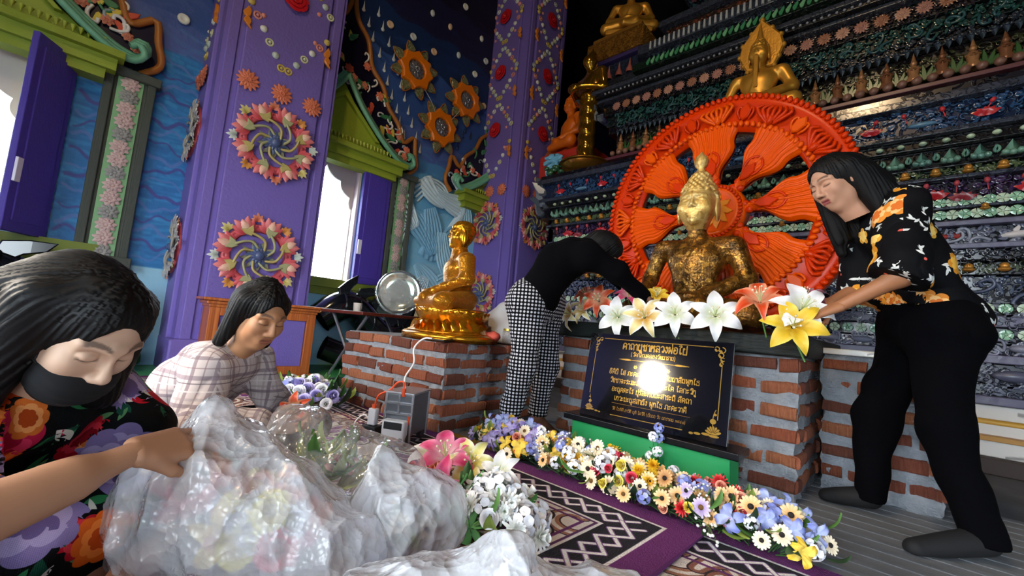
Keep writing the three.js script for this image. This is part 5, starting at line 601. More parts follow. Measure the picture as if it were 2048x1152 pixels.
// fabrics
const plaid = canvasTex(256, 256, (g, w) => { g.fillStyle = '#d9ccc9'; g.fillRect(0, 0, w, w); for (const v of [0, 1]) for (const [o, t, c, a] of [[0, 20, '#7d6c76', .6], [64, 7, '#94787c', .6], [110, 24, '#867480', .6], [150, 6, '#5c505a', .6], [190, 8, '#e9e0dd', .8], [226, 14, '#a99a9e', .45]]) { g.fillStyle = c; g.globalAlpha = a; v ? g.fillRect(0, o, w, t) : g.fillRect(o, 0, t, w); } });
const gingham = canvasTex(128, 128, (g, w) => { g.fillStyle = '#07070d'; g.fillRect(0, 0, w, w); g.fillStyle = '#c9c9d0'; for (let i = 0; i < 4; i++) for (let j = 0; j < 4; j++) { g.beginPath(); g.arc(16 + i * 32, 16 + j * 32, 10.5, 0, 7); g.fill(); } });
const bloom = (g, x, y, r, n, cols, a0 = 0) => { for (let k = 0; k < cols.length; k++) for (let i = 0; i < n; i++) { g.save(); g.translate(x, y); g.rotate(a0 + (i + k * .5) / n * 2 * PI); g.fillStyle = cols[k]; const q = r * (1 - k * .27); g.beginPath(); g.moveTo(0, 0); g.bezierCurveTo(q * .55, q * .3, q * .5, q, 0, q); g.bezierCurveTo(-q * .5, q, -q * .55, q * .3, 0, 0); g.fill(); g.restore(); } };
const leafDraw = (g, x, y, l, a, c) => { g.save(); g.translate(x, y); g.rotate(a); g.fillStyle = c; g.beginPath(); g.moveTo(0, 0); g.quadraticCurveTo(l * .32, l * .5, 0, l); g.quadraticCurveTo(-l * .32, l * .5, 0, 0); g.fill(); g.restore(); };
seed = 77123;
const floralA = canvasTex(1024, 1024, (g, w) => { g.fillStyle = '#0a0d10'; g.fillRect(0, 0, w, w); for (let i = 0; i < 150; i++) leafDraw(g, rnd() * w, rnd() * w, rr(50, 120), rnd() * 7, pick(['#1f5a3c', '#2f7a4a', '#174a38', '#5a8a5a', '#d8d4c8'])); for (let i = 0; i < 34; i++) { const x = rnd() * w, y = rnd() * w; bloom(g, x, y, rr(60, 125), 5 + i % 3, pick([['#c81e4a', '#e23a66', '#a81038'], ['#e0641c', '#f2863a', '#c84a14'], ['#d8702c', '#f0a060', '#b84818'], ['#efe9df', '#fbf6ee', '#d8cdb8'], ['#8a7ab0', '#b0a2d0', '#6a5a90'], ['#b81428', '#d83444', '#8a0c1c']]), rnd() * 6); } });
seed = 991;
const floralD = canvasTex(1024, 1024, (g, w) => { g.fillStyle = '#07070b'; g.fillRect(0, 0, w, w); for (let i = 0; i < 46; i++) { const x = rnd() * w, y = rnd() * w, a = rnd() * 7; g.strokeStyle = '#9a9a9c'; g.lineWidth = 3; g.beginPath(); g.arc(x, y, 60, a, a + 1.2); g.stroke(); for (let k = 0; k < 3; k++) leafDraw(g, x + 60 * cos(a + k * .4), y + 60 * sin(a + k * .4), rr(40, 70), a + k, pick(['#d9dbd8', '#c4cac8', '#eceae4'])); } for (let i = 0; i < 13; i++) { const x = rnd() * w, y = rnd() * w; bloom(g, x, y, rr(60, 100), 5, pick([['#d98f2c', '#f0b84e'], ['#e0a03c', '#f5cc72'], ['#e08a34', '#f4c080', '#d8702c']]), rnd() * 6); } for (let i = 0; i < 9; i++) { g.fillStyle = '#d8584c'; g.beginPath(); g.arc(rnd() * w, rnd() * w, 11, 0, 7); g.fill(); } });
const fabric = (t, r, s = 1, o = {}) => mat('#ffffff', r, { map: rep(t, s), specularIntensity: .25, bumpMap: rep(clothBump, 8), bumpScale: .0006, ...o });
const blackCloth = mat('#030306', .95, { specularIntensity: .15, bumpMap: rep(grainBump, 5), bumpScale: .003 });

{ // standing woman in a black floral blouse, reaching for the lilies
  const J = { head: [-.235, 1.40, -2.245], neck: [-.12, 1.335, -2.36], Sn: [-.012, 1.275, -2.275], Sf: [-.165, 1.3, -2.5], mid: [-.01, 1.07, -2.46], pel: [.07, .84, -2.52], Hn: [.105, .8, -2.43], Hf: [.03, .815, -2.62], En: [-.02, .975, -2.165], Wn: [-.205, .855, -2.175], Ef: [-.15, .98, -2.5], Wf: [-.255, .885, -2.34], Kn: [.098, .43, -2.31], An: [.19, .07, -2.25], Tn: [.02, .028, -2.09], Kf: [-.1, .41, -2.47], Af: [-.115, .075, -2.44], Tf: [-.26, .03, -2.45] };
  const { p } = person('standing woman in black floral blouse and black trousers reaching for the lilies', J, { face: [-.5, -.42, .62], up: [-.35, .85, .25], skin: '#b98a70', arm: '#a06a48', lip: '#8a3f3f', hs: .98, hands: [[[-.205, .855, -2.175], [-.75, -.35, .15], [-.1, -.9, -.3], .7, -1], [[-.255, .885, -2.34], [-.6, -.5, .45], [-.2, -.8, -.3], .7, 1]],
    hair: [[[-.07, .05, -.04], [-.095, -.24, .0], .045, .03], [[.065, .04, -.03], [.085, -.2, -.05], .045, .035], [[0, .02, -.09], [0, -.2, -.1], .07, .05], [[-.08, .0, .0], [-.11, -.3, .03], .035, .02], [[-.05, -.1, -.08], [-.06, -.28, -.06], .06, .04], [[.0, .03, -.1], [.03, -.08, -.16], .075, .06], [[.05, -.02, -.08], [.08, -.16, -.12], .07, .05]] });
  const L = limbs(J), armN = cap(J.Sn, mix3(J.Sn, J.En, 1.0), .068, .085), armF = cap(J.Sf, J.Ef, .068, .085);
  part(p, 'blouse', boxUV(cloth([...torso(J, 1.05), armN, armF, cap(J.pel, [.09, .84, -2.53], .14, .15)], .012, .0095, .009, [halfspace(add3(J.En, [0, -.02, 0]), [-.35, -.9, .25]), halfspace([.06, .80, -2.5], [.1, -1, -.1]), halfspace(add3(J.neck, [0, .045, 0]), [-.1, 1, .1])]), 1.75, .75), fabric(floralD, .7));
  part(p, 'trousers', cloth([...L.filter((q) => ['thigh', 'calf'].includes(q.t)), cap(J.Hn, J.Hf, .115), cap(J.pel, [.1, .83, -2.55], .12, .125)], .024, .011, .008, [halfspace([0, .06, 0], [0, -1, 0])], .04), blackCloth);
  part(p, 'socks', cloth(L.filter((q) => q.t === 'foot'), .012, .008, .002, [halfspace([0, .012, 0], [0, -1, 0])]), mat('#08080c', .8)); }
{ // bending person with checked trousers between the pedestals
  const J = { head: [-1.3, 1.12, -2.13], neck: [-1.36, 1.12, -2.02], Sn: [-1.255, 1.065, -1.9], Sf: [-1.42, 1.16, -2.15], mid: [-1.47, 1.035, -1.92], pel: [-1.575, .83, -1.89], Hn: [-1.555, .8, -1.80], Hf: [-1.605, .81, -2.0], Kn: [-1.55, .46, -1.80], An: [-1.655, .1, -1.82], Tn: [-1.54, .03, -1.80], Kf: [-1.6, .45, -2.06], Af: [-1.68, .1, -2.12], Tf: [-1.6, .03, -2.2], En: [-1.125, .99, -2.0], Wn: [-1.05, .885, -2.16], Ef: [-1.3, 1.03, -2.3], Wf: [-1.22, .9, -2.38] };
  const { p } = person('person in black top and black-and-white checked trousers bending over the pedestal', J, { face: [.45, -.75, -.5], up: [.6, .6, -.4], skin: '#9a6a4c', arm: '#6b4630', hs: .95, hands: [[J.Wn, [.5, -.6, -.4], [-.3, -.6, .5], .6, 1], [J.Wf, [.5, -.6, -.3], [-.3, -.6, .5], .6, -1]], hair: [[[0, .02, -.08], [0, -.1, -.1], .07, .055], [[.06, .0, -.03], [.07, -.08, -.04], .04, .03], [[-.06, .0, -.03], [-.07, -.08, -.04], .04, .03]] });
  const L = limbs(J); part(p, 'top', cloth([...torso(J, 1.05), ...L.filter((q) => ['arm', 'fore'].includes(q.t)).map((q) => q)], .018, .011, .006, [halfspace(add3(J.pel, [-.02, -.02, .0]), [-.35, -1, .1])]), blackCloth);
  part(p, 'trousers', boxUV(cloth([...L.filter((q) => ['thigh', 'calf'].includes(q.t)), cap(J.Hn, J.Hf, .11), cap(J.pel, add3(J.pel, [.03, .03, 0]), .11)], .022, .0095, .007, [halfspace([0, .125, 0], [0, -1, 0])], .03), 13, .75), fabric(gingham, .8)); }
{ // seated woman in a plaid shirt
  const J = { head: [-1.81, .605, -.545], neck: [-1.93, .46, -.515], Sn: [-1.84, .405, -.405], Sf: [-2.05, .4, -.62], mid: [-2.09, .3, -.43], pel: [-2.16, .12, -.38], Hn: [-2.1, .1, -.3], Hf: [-2.2, .1, -.46], Kn: [-1.86, .12, -.28], An: [-1.75, .07, -.5], Tn: [-1.86, .05, -.62], Kf: [-1.97, .14, -.86], Af: [-1.72, .08, -.62], Tf: [-1.7, .06, -.45], En: [-1.74, .21, -.36], Wn: [-1.685, .225, -.575], Ef: [-1.98, .2, -.72], Wf: [-1.79, .225, -.715] };
  const { p } = person('seated woman in a pale plaid shirt looking down at an orange flower', J, { face: [.86, -.42, -.25], up: [.35, .9, -.15], skin: '#b07c58', arm: '#9a6644', lip: '#9c5f4c', hs: .98, hands: [[J.Wn, [.1, -.05, -.9], [.5, .6, .1], .9, -1], [J.Wf, [.6, -.1, -.2], [.1, .8, .4], .8, 1]],
    hair: [[[.07, .05, -.02], [.088, -.13, -.03], .04, .025], [[-.07, .05, -.02], [-.088, -.13, -.03], .04, .025], [[0, .02, -.08], [0, -.14, -.11], .075, .05], [[.05, -.04, -.08], [.07, -.17, -.1], .05, .03], [[.0, .1, -.04], [.03, .04, -.1], .05, .05]], hairOpt: { fw: .06 } });
  const L = limbs(J); part(p, 'plaid_shirt', boxUV(cloth([...torso(J, 1.08), ...L.filter((q) => q.t === 'arm').map((q) => q), cap(J.Sn, J.En, .052, .056), cap(J.Sf, J.Ef, .052, .056), cap(J.En, mix3(J.En, J.Wn, .85), .054, .046), cap(J.Ef, mix3(J.Ef, J.Wf, .85), .054, .046)], .014, .0085, .011, [halfspace(add3(J.neck, [.02, .055, -.01]), [.35, .9, -.1])], .03, 26), 6.6, .95), fabric(plaid, .8));
  part(p, 'collar', tube([[-1.87, .475, -.58], [-1.865, .455, -.53], [-1.88, .455, -.47], [-1.94, .475, -.435], [-1.99, .49, -.47]], .02, 20, 7), fabric(plaid, .8, 2)); part(p, 'trousers', cloth([...L.filter((q) => ['thigh', 'calf'].includes(q.t)), cap(J.Hn, J.Hf, .11)], .018, .012, .007, [halfspace([0, .015, 0], [0, -1, 0])]), blackCloth); }
{ // woman in a floral dress at the left edge, reaching into the plastic bag
  const J = { head: [-1.245, .56, -.055], neck: [-1.42, .46, .0], Sn: [-1.27, .395, .13], Sf: [-1.57, .38, -.1], mid: [-1.54, .27, .03], pel: [-1.62, .12, .06], Hn: [-1.55, .11, .14], Hf: [-1.65, .11, -.03], Kn: [-1.2, .12, .16], An: [-1.25, .07, -.12], Tn: [-1.36, .05, -.22], Kf: [-1.42, .13, -.35], Af: [-1.2, .08, -.2], Tf: [-1.1, .05, -.1], En: [-1.0, .285, .075], Wn: [-1.09, .345, -.145], Ef: [-1.5, .2, -.25], Wf: [-1.32, .27, -.25] };
  const { p, M } = person('woman in a dark floral dress and black face mask bowed over the plastic bag', J, { face: [.72, -.72, -.42], up: [.6, .68, -.4], skin: '#cda98f', arm: '#a5775a', hs: 1.04, hands: [[[-1.092, .346, -.148], [-.35, .0, -.9], [-.5, -.7, .1], .5, -1], [J.Wf, [.8, .1, .1], [.1, -.6, .5], .6, 1]], extra: [cap(J.En, mix3(J.En, J.Wn, .6), .046, .036)],
    hair: [...two((s) => [[s * .078, .04, -.04], [s * .1, -.15, .035], .048, .035]), ...two((s) => [[s * .06, -.0, -.09], [s * .1, -.2, -.01], .06, .04]), [[0, .03, -.09], [0, -.14, -.16], .085, .07], [[.05, -.04, -.1], [.06, -.2, -.08], .075, .05], [[-.05, -.04, -.1], [-.06, -.2, -.08], .075, .05]], hairOpt: { fw: .058 } });
  const mask = (() => { const F = field((x, y, z) => smax(smax(ell([0, -.065, .045], [.072, .062, .066])(x, y, z), -ell([0, -.06, .035], [.06, .054, .058])(x, y, z), .004), y + .034 - .1 * (z - .06), .004) + .001 * sin(y * 300), { lo: [-.08, -.14, -.03], hi: [.08, -.01, .12] }); return iso(F, .0045); })();
  part(p, 'face_mask', merge([mask, ...two((s) => tube([[s * .066, -.045, .04], [s * .082, -.03, .0], [s * .085, .0, -.015]], .0025, 8, 4))]).applyMatrix4(M), mat('#0b0c10', .9));
  const L = limbs(J); part(p, 'floral_dress', boxUV(cloth([...torso(J, 1.12), cap(J.Sn, mix3(J.Sn, J.En, .55), .066, .074), cap(J.Sf, mix3(J.Sf, J.Ef, .6), .066, .074), ...L.filter((q) => q.t === 'thigh'), cap(J.Kn, J.Kf, .1), cap(J.Hn, J.Hf, .13)], .022, .0095, .012, [halfspace(add3(J.neck, [.03, .03, -.02]), [.6, .8, -.2]), halfspace([0, .012, 0], [0, -1, 0])]), 1.5, 1.2), fabric(floralA, .75)); }

seed = 4242;
// ---------------------------------------------------------------- plastic bags full of flowers
const worley = (x, y, z, wrap = 0) => { const i = floor(x), j = floor(y), k = floor(z); let m = 9; const W = (q) => wrap ? ((q % wrap) + wrap) % wrap : q; for (let a = -1; a < 2; a++) for (let b = -1; b < 2; b++) for (let c = -1; c < 2; c++) { const p = W(i + a), q = W(j + b), r = wrap ? k + c : k + c, dx = i + a + hash3(p, q, r) - x, dy = j + b + hash3(p + 57, q + 13, r) - y, dz = k + c + hash3(p + 7, q + 91, r + 31) - z; m = min(m, dx * dx + dy * dy + dz * dz); } return sqrt(m); };
const creaseBump = dataTex(512, (u, v) => .62 * worley(u * 6, v * 6, .5, 6) ** 2 + .34 * worley(u * 13, v * 13, 3.5, 13) ** 2 + .12 * worley(u * 29, v * 29, 6.5, 29) ** 2);
const film = (t, c = '#f6f8fc', r = .15) => mat(c, r, { transmission: t, thickness: 0, ior: 1.45, bumpMap: rep(creaseBump, 2.2), bumpScale: .024, clearcoat: .6, clearcoatRoughness: .12 });
const ridge = (x, y, z, f) => abs(2 * noise(x * f, y * f, z * f) - 1);
function bag(label, prims, t, amp = .03, cell = .0075, c) {
  const B = blend(prims, .06), F = (x, y, z) => { let d = B(x, y, z); if (abs(d) < .09) { const w = .05 * noise(x * 6, y * 6, z * 6); const a = worley((x + w) * 7, (y + w) * 3.4, (z - w) * 7), b = worley((x - w) * 13, (y + x) * 8, (z + w) * 13); d += amp * (.75 - 1.4 * a * a - .8 * b * b); } return smax(d, .03 - y, .01); };
  return single('plastic_bag', boxUV(iso(F, cell, 3, B.lo.map((q) => q - .03), B.hi.map((q) => q + .02)), 1), film(t, c), label, 'plastic bag');
}
bag('big milky plastic bag that the woman in the floral dress reaches into', [cap([-1.19, .16, -.31], [-.97, .09, -.52], .185, .115), cap([-1.18, .25, -.3], [-1.2, .385, -.29], .12, .045)], .62, .035);
bag('clear plastic bag showing green leaves behind the big milky bag', [cap([-1.44, .15, -.64], [-1.2, .13, -.78], .165, .13), cap([-1.42, .2, -.62], [-1.5, .29, -.58], .11, .05)], .86, .024);
bag('crumpled clear plastic bag beside the pink lilies', [cap([-1.0, .12, -.69], [-.98, .12, -.76], .135, .12), cap([-1.02, .18, -.7], [-1.06, .255, -.68], .07, .025)], .6, .028);
bag('white plastic bag at the bottom edge in the middle of the foreground', [cap([-.68, .06, -.5], [-.46, .05, -.82], .15, .13), cap([-.58, .14, -.64], [-.545, .235, -.66], .1, .035)], .45, .03, .0065);
bag('greyish plastic bag in the lower left corner below the floral dress', [cap([-.96, .1, .1], [-.83, .1, -.04], .14, .12)], .55, .022, .0065, '#c9ccd2');
bunch('flower_bunch', 'pink and yellow blossoms seen through the big milky bag', [-1.13, .06, -.42], .1, .13, [['pinkbud', 7], ['redbud', 6], ['yellowrose', 6], ['whiterose', 6]], [.6, .6, .3], 0, 1.7); lily(LP, 'pink lily pressed inside the right flank of the big milky bag', [-1.06, .12, -.44], [.9, .2, .2], .65, .3); lily(LG, 'yellow lily inside the lower part of the big milky bag', [-1.13, .13, -.34], [.9, .1, .5], .8, .3);
bunch('flower_bunch', 'green leafy stems inside the clear plastic bag', [-1.36, .05, -.67], .08, .14, [['pinkbud', 2], ['whiterose', 2]], [.6, .6, .3], 0, 1.1); { const o = scene.children.at(-1); for (let i = 0; i < 70; i++) { const a = rr(0, 6.28), t = rr(.1, 1); const m = part(o, 'leaf', leafKinds[2 + i % 2], petalM2, [.13 * t * cos(a), rr(.02, .17), .11 * t * sin(a)], [rr(.2, 1), rr(0, 6.28), 0]); m.rotation.order = 'YXZ'; } }; bunch('flower_bunch', 'pale stems and leaves in the crumpled clear bag', [-1.0, .04, -.72], .08, .11, [['cream', 3], ['whiterose', 3]], [.6, .6, .3], 10, .8); bunch('flower_bunch', 'pale yellow blossoms inside the white foreground bag', [-.58, .03, -.64], .1, .1, [['yellowrose', 6], ['whiterose', 6]], [.3, .9, .3], 0, 1.3);

// ---------------------------------------------------------------- furniture and small things
const woodTex = canvasTex(512, 512, (g, w) => { g.fillStyle = '#b5602a'; g.fillRect(0, 0, w, w); for (let i = 0; i < 260; i++) { g.strokeStyle = pick(['#8e4519', '#c9743a', '#a5521f', '#d88a4a', '#7a3a14']); g.globalAlpha = rr(.1, .45); g.lineWidth = rr(1, 5); const x = rnd() * w; g.beginPath(); g.moveTo(x, 0); g.bezierCurveTo(x + rr(-12, 12), w * .3, x + rr(-12, 12), w * .6, x + rr(-6, 6), w); g.stroke(); } });
const woodM = mat('#ffffff', .45, { map: woodTex, clearcoat: .25 });
{ const c = thing('wooden_cabinet', 'orange-brown wooden cabinet with purple panel before the near purple pillar', 'cabinet', [-4.38, 0, -1.33]), y0 = .03;
  part(c, 'frame', boxUV(merge([span(-.12, .12, y0, .6, -.44, -.36, .006), span(-.12, .12, y0, .6, .36, .44, .006), span(-.12, .12, y0, .1, -.36, .36, .004), span(-.12, .12, .53, .6, -.36, .36, .004), span(-.12, .11, y0, .6, -.02, .02)]), 1), woodM);
  part(c, 'cornice', boxUV(merge([box(.3, .025, 1.0, .02, .665, 0, .008), box(.27, .03, .94, .01, .638, 0, .01), box(.25, .03, .9, .005, .613, 0, .01)]), 1), woodM); for (const s of [-1, 1]) part(c, 'purple_panel', box(.02, .43, .33, .09, .315, s * .19, .004), purple2); part(c, 'plinth', boxUV(box(.26, .03, .92, 0, .015, 0, .006), 1), woodM); }
{ const t = thing('folding_table', 'folding table with brown top and crossed metal legs left of the profile statue', 'table', [-3.72, 0, -2.12], .15), leg = (a, b) => tube([a, mix3(a, b, .5), b], .014, 4, 8), steel = mat('#8d939c', .3, { metalness: .8 });
  part(t, 'table_top', boxUV(box(.62, .03, .8, 0, .655, 0, .008), 1), mat('#7a4a30', .5, { map: woodTex })); for (const z of [-.3, .3]) for (const s of [-1, 1]) part(t, 'leg', leg([s * .25, .64, z], [-s * .27, .0, z]), steel); part(t, 'stretcher', merge([leg([.27, .02, -.3], [.27, .02, .3]), leg([-.27, .02, -.3], [-.27, .02, .3])]), steel);
  single('cup', lathe([[0, 0], [.035, 0], [.04, .08], [.036, .08], [.032, .01], [0, .01]], 18), mat('#c9c2b8', .4), 'pale cup on the folding table behind the wrapped tray', 'cup', [-3.9, .672, -2.0]);
  const y = thing('wrapped_tray', 'round silver tray in clear plastic leaning on the folding table', 'tray', [-3.52, .885, -2.2]); y.rotation.set(-.12, .95, 0, 'YXZ');
  part(y, 'tray', lathe([[0, 0], [.1, .002], [.15, .014], [.165, .03], [.2, .036], [.204, .03], [.17, .022], [.155, .004], [.1, -.01], [0, -.012]], 40).rotateX(PI / 2), mat('#b9c6bd', .12, { metalness: .9 })); part(y, 'plastic_wrap', warp(new THREE.SphereGeometry(.215, 40, 24), (a, b, c) => [a * (1 + .05 * (noise(a * 14, b * 14, c * 14) - .5)), b * (1 + .06 * (noise(a * 11, b * 11, 7) - .5)), c * .28 + .016 * (noise(a * 22, b * 22, 2) - .5)]), film(.9, '#ffffff', .12)); }
{ const s = thing('white_cloth_heap', 'white cloth-covered heap behind the profile statue', 'cloth', [-2.3, .53, -2.28]); const F = blend([cap([-.1, .0, 0], [.14, .02, -.02], .16, .17), cap([.05, .1, 0], [.1, .24, -.02], .14, .07)], .08); part(s, 'cloth', iso(field((x, y, z) => smax(F(x, y, z) + .02 * (ridge(x, y * .4, z, 12) - .5), -y + .005, .01), F), .011), mat('#dfe2e4', .8)); }
{ const o = thing('brass_tin', 'small brass tin beside the right side of the profile statue', 'tin', [-2.02, .535, -2.3]); part(o, 'tin', lathe([[0, 0], [.05, 0], [.05, .075], [.046, .08], [0, .08]], 20), mat('#a89a6a', .25, { metalness: .8 })); part(o, 'lid', cyl(.053, .053, .018, 20, 0, .085, 0), mat('#4a4438', .4)); const p = thing('glass_jar', 'clear jar next to the brass tin behind the checked trousers', 'jar', [-2.0, .535, -2.14]); part(p, 'glass', lathe([[0, 0], [.04, 0], [.045, .01], [.045, .08], [.038, .09]], 18), film(.8, '#ffffff', .1)); part(p, 'lid', cyl(.04, .04, .015, 18, 0, .096, 0), mat('#c9b45a', .35, { metalness: .6 }));
  single('tissue_pack', warp(new THREE.SphereGeometry(.05, 14, 10), (x, y, z) => [x * 1.3, y * .7 + .015 * noise(x * 60, z * 60, 1), z]), mat('#c8564a', .6), 'red and white crumpled wrapper on the left brick pedestal', 'wrapper', [-2.0, .57, -1.98]); single('paper', warp(new THREE.SphereGeometry(.045, 12, 9), (x, y, z) => [x * 1.2 + .02 * noise(y * 60, z * 50, 4), y * .6, z * 1.1]), mat('#e8e6e4', .7), 'white crumpled paper beside the red wrapper', 'paper', [-2.09, .56, -2.06]);
  single('small_figurine', lathe([[0, .2], [.012, .19], [.016, .17], [.01, .155], [.024, .14], [.028, .09], [.018, .07], [.03, .02], [.034, 0], [0, 0]], 14), mat('#c9b48a', .4), 'tiny pale standing figurine between the tray and the profile statue', 'figurine', [-3.5, .672, -2.42]); }
{ // silver lantern box with a little truck front, adaptor and cables
  const b = thing('silver_lantern_box', 'silver box shaped like a small truck on the rug before the left pedestal', 'gadget', [-1.87, .03, -1.28], .55), sil = mat('#b9bcc2', .25, { metalness: .7 }), dk = mat('#2a2c30', .4);
  part(b, 'body', box(.14, .2, .2, 0, .145, -.03, .006), mat('#7d8086', .3, { metalness: .6 })); part(b, 'side_panel', box(.004, .16, .17, -.072, .15, -.03), dk); part(b, 'frame', merge([...two((s) => box(.012, .23, .012, s * .07, .135, .072, .003)), ...two((s) => box(.012, .23, .012, s * .07, .135, -.13, .003)), box(.152, .012, .215, 0, .248, -.03, .003), box(.15, .01, .012, 0, .15, .074), box(.15, .01, .012, 0, .2, .074), box(.01, .1, .012, 0, .2, .074), ...[0, 1, 2].map((k) => cyl(.03, .03, .004, 16).rotateZ(PI / 2).translate(-.075, .08 + k * .065, -.03))]), sil);
  const cab = part(b, 'truck_cab', box(.12, .11, .05, 0, .07, .095, .01), mat('#d9dade', .3)); part(cab, 'windscreen', box(.094, .035, .006, 0, .1, .12, .003), dk); part(cab, 'bumper', box(.125, .02, .02, 0, .022, .118, .004), sil); for (const s of [-1, 1]) { part(cab, 'headlight', cyl(.009, .009, .006, 10).rotateX(PI / 2).translate(s * .045, .04, .121), sil); part(b, 'wheel', cyl(.028, .028, .02, 16).rotateZ(PI / 2).translate(s * .055, .028, .07), dk); } for (const s of [-1, 1]) part(b, 'wheel', cyl(.028, .028, .02, 16).rotateZ(PI / 2).translate(s * .055, .028, -.1), dk); part(b, 'indicator', box(.012, .05, .006, .06, .13, .076), mat('#c8481c', .4));
  const a = thing('power_adaptor', 'white power adaptor on a black socket block beside the silver box', 'adaptor', [-2.03, .03, -1.2], .4); part(a, 'socket_block', box(.09, .055, .07, 0, .0275, 0, .006), mat('#1c1e22', .5)); part(a, 'plug', box(.045, .085, .035, 0, .098, 0, .006), mat('#e6e6ea', .35));
  const orange = mat('#e8501c', .45), white = mat('#e9e9ea', .5); const oc = thing('orange_cable', 'orange cable looping from the white adaptor to the silver box', 'cable'); part(oc, 'cord', tube([[-2.03, .18, -1.2], [-2.0, .24, -1.2], [-1.93, .28, -1.22], [-1.88, .325, -1.23], [-1.83, .33, -1.23], [-1.815, .29, -1.225]], .0045, 30, 6), orange); part(oc, 'connector', merge([cyl(.011, .009, .05, 8, -2.03, .165, -1.2), cyl(.01, .008, .04, 8, -1.815, .285, -1.225)]), orange);
  single('white_cable', tube([[-1.96, .548, -1.47], [-1.99, .545, -1.44], [-2.02, .49, -1.4], [-1.98, .41, -1.38], [-1.97, .34, -1.33], [-1.84, .285, -1.25]], .005, 40, 6), white, 'white cable hanging from the phone down the brick pedestal', 'cable'); single('white_power_cable', tube([[-2.06, .1, -1.2], [-2.12, .12, -1.2], [-2.15, .08, -1.17], [-2.1, .035, -1.14], [-2.0, .033, -1.1]], .004, 24, 6), white, 'short white cord curling beside the power adaptor', 'cable');
  const ph = thing('phone', 'dark phone lying on the corner of the left brick pedestal', 'phone', [-1.955, .543, -1.545], .5); part(ph, 'case', box(.075, .009, .15, 0, 0, 0, .004), mat('#14151a', .3)); part(ph, 'screen', box(.069, .001, .142, 0, .0052, 0), mat('#0a0b10', .08)); }
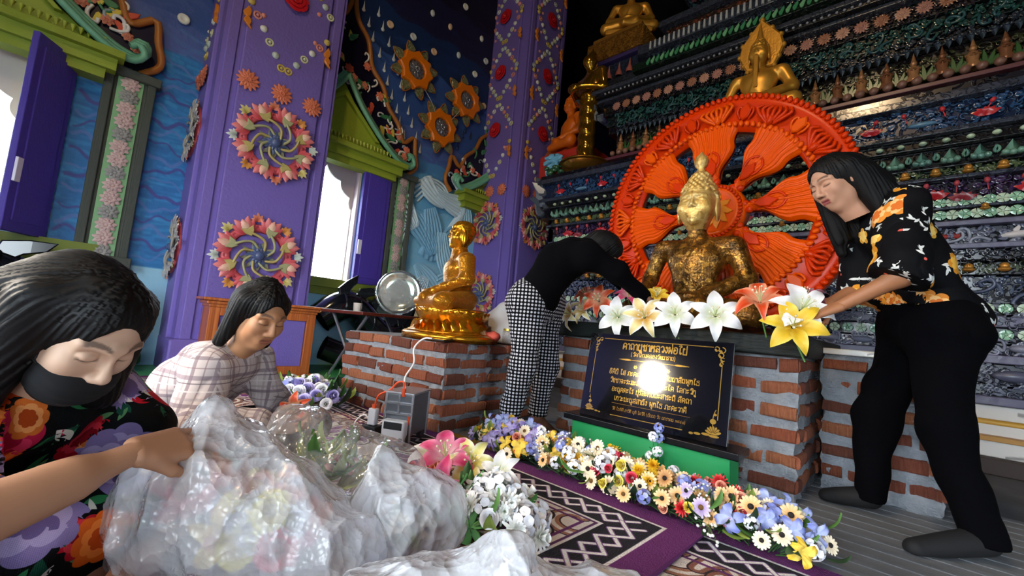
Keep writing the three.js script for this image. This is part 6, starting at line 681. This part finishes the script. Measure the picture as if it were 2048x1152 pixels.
// black serpent sculptures winding along the foot of the mural wall
for (const [z0, z1, label] of [[1.9, -.5, 'glossy black serpent sculpture at the wall foot left of the near pillar'], [-2.05, -4.25, 'glossy black serpent sculpture at the wall foot between the two pillars']]) {
  const n = thing('black_serpent', label, 'sculpture', [-4.84, 0, z0]), M = mat('#11141b', .16, { clearcoat: .6 }), N = Math.round((z0 - z1) / .2), pts = [], low = []; for (let i = 0; i <= N; i++) { const z = (z1 - z0) * i / N; pts.push([.03 * sin(i * 1.7), .56 + .18 * sin(i * 1.05), z]); low.push([.17 + .05 * sin(i * 1.3), .2 + .06 * sin(i * 1.4 + 2), z]); }
  part(n, 'body', tube(pts, .175, N * 8, 14), M); part(n, 'tail', tube(low, .13, N * 8, 12), M);
  for (let i = 1; i < N; i++) { part(n, 'fin', flame(.26, .07, .1, .03), M, [pts[i][0] + .06, pts[i][1] + .1, pts[i][2]], [-.2, PI / 2, i % 2 ? .3 : -.3]); part(n, 'scale_ring', new THREE.TorusGeometry(.178, .012, 5, 22), M, pts[i]); } }
// orange sun ornaments on the painted sky
[[-3.0, 4.08, 'highest left of three orange sun ornaments on the painted sky'], [-3.52, 3.46, 'lowest of three orange sun ornaments on the painted sky'], [-3.93, 4.07, 'orange sun ornament nearest the far pillar on the painted sky']].forEach(([z, y, label], i) => {
  const o = thing('sun_ornament', label, 'ornament', [-5.05, y, z], PI / 2, 'orange sun ornaments'); o.scale.setScalar(1.28); o.rotateZ(.3 * i);
  const star = new THREE.Shape([...Array(16)].map((_, k) => { const r = k % 2 ? .165 : .2, a = k / 16 * 2 * PI; return new THREE.Vector2(r * cos(a), r * sin(a)); })); star.holes.push(new THREE.Path([...Array(20)].map((_, k) => new THREE.Vector2(.115 * cos(-k / 20 * 6.283), .115 * sin(-k / 20 * 6.283)))));
  part(o, 'orange_bowl', ext(star, .05, .012), mat('#e8780c', .35)); part(o, 'mosaic_centre', rosetteGeo(10, .115, .05, 3), mat('#8a8a96', .15, { metalness: .5 }), [0, 0, .01]); for (let k = 0; k < 8; k++) { const a = (k + .5) / 8 * 2 * PI; const p = part(o, 'mosaic_petal', flame(.13, .055, 0, .02), mat('#8c8f6a', .25, { bumpMap: rep(reliefBump, 8), bumpScale: .02 }), [cos(a) * .17, sin(a) * .17, 0], [0, 0, a - PI / 2]); part(p, 'ochre_rim', tube([[-.05, .02, .01], [-.045, .07, .012], [0, .135, .012], [.045, .07, .012], [.05, .02, .01]], .008, 16, 5), mat('#a8642a', .4)); } });
single('white_thread', merge([tube([[-5.02, 3.95, -3.1], [-5.0, 3.75, -3.3], [-5.02, 3.55, -3.45]], .003, 10, 4), tube([[-5.02, 3.6, -3.65], [-5.0, 3.75, -3.75], [-5.02, 3.9, -3.85]], .003, 10, 4)]), mat('#e6e6e6', .7), 'thin white threads strung between the orange sun ornaments', 'thread');

// ---------------------------------------------------------------- lamps outside the frame
function flood(name, label, [x, y, z], aim, w, h, color, power, stand) {
  const o = thing(name, label, 'lamp', [x, y, z]), d = new THREE.Object3D(); d.position.set(x, y, z); d.lookAt(...aim); const q = d.quaternion;
  const head = part(o, 'lamp_housing', box(w + .05, h + .05, .05, 0, 0, -.035, .01), mat('#222222', .5)); head.quaternion.copy(q);
  const e = part(o, 'lamp_panel', box(w, h, .006, 0, 0, -.003), mat('#ffffff', .5, { emissive: color, emissiveIntensity: min(30, power * .6) })); e.quaternion.copy(q);
  if (stand) part(o, 'stand', merge([cyl(.012, .012, y - .03, 8, 0, -(y - .03) / 2 - .02, -.06), ...[0, 1, 2].map((k) => cyl(.008, .008, .34, 6).rotateZ(.9).translate(.13, -y + .12, -.06).rotateY(k * 2.09))]), mat('#333333', .5));
  const l = new THREE.RectAreaLight(color, power, w, h), dir = V(...aim).sub(V(x, y, z)).normalize();
  l.position.copy(V(x, y, z).addScaledVector(dir, .02)); l.lookAt(...aim); l.name = name + '_source'; scene.add(l); return l;
}

flood('flood_lamp', 'small LED flood lamp on a tripod, left of the camera', [-2.25, 1.28, 1.0], [-1, 1.2, -2.6], .18, .28, '#fff0dc', 200, true);
flood('ceiling_lamp', 'warm ceiling flood lamp over the rug, above the frame', [-.6, 5.6, 1.4], [-1.2, 1.8, -4.4], .5, .5, '#ffd9a8', 48);
renderer.render(scene, camera);
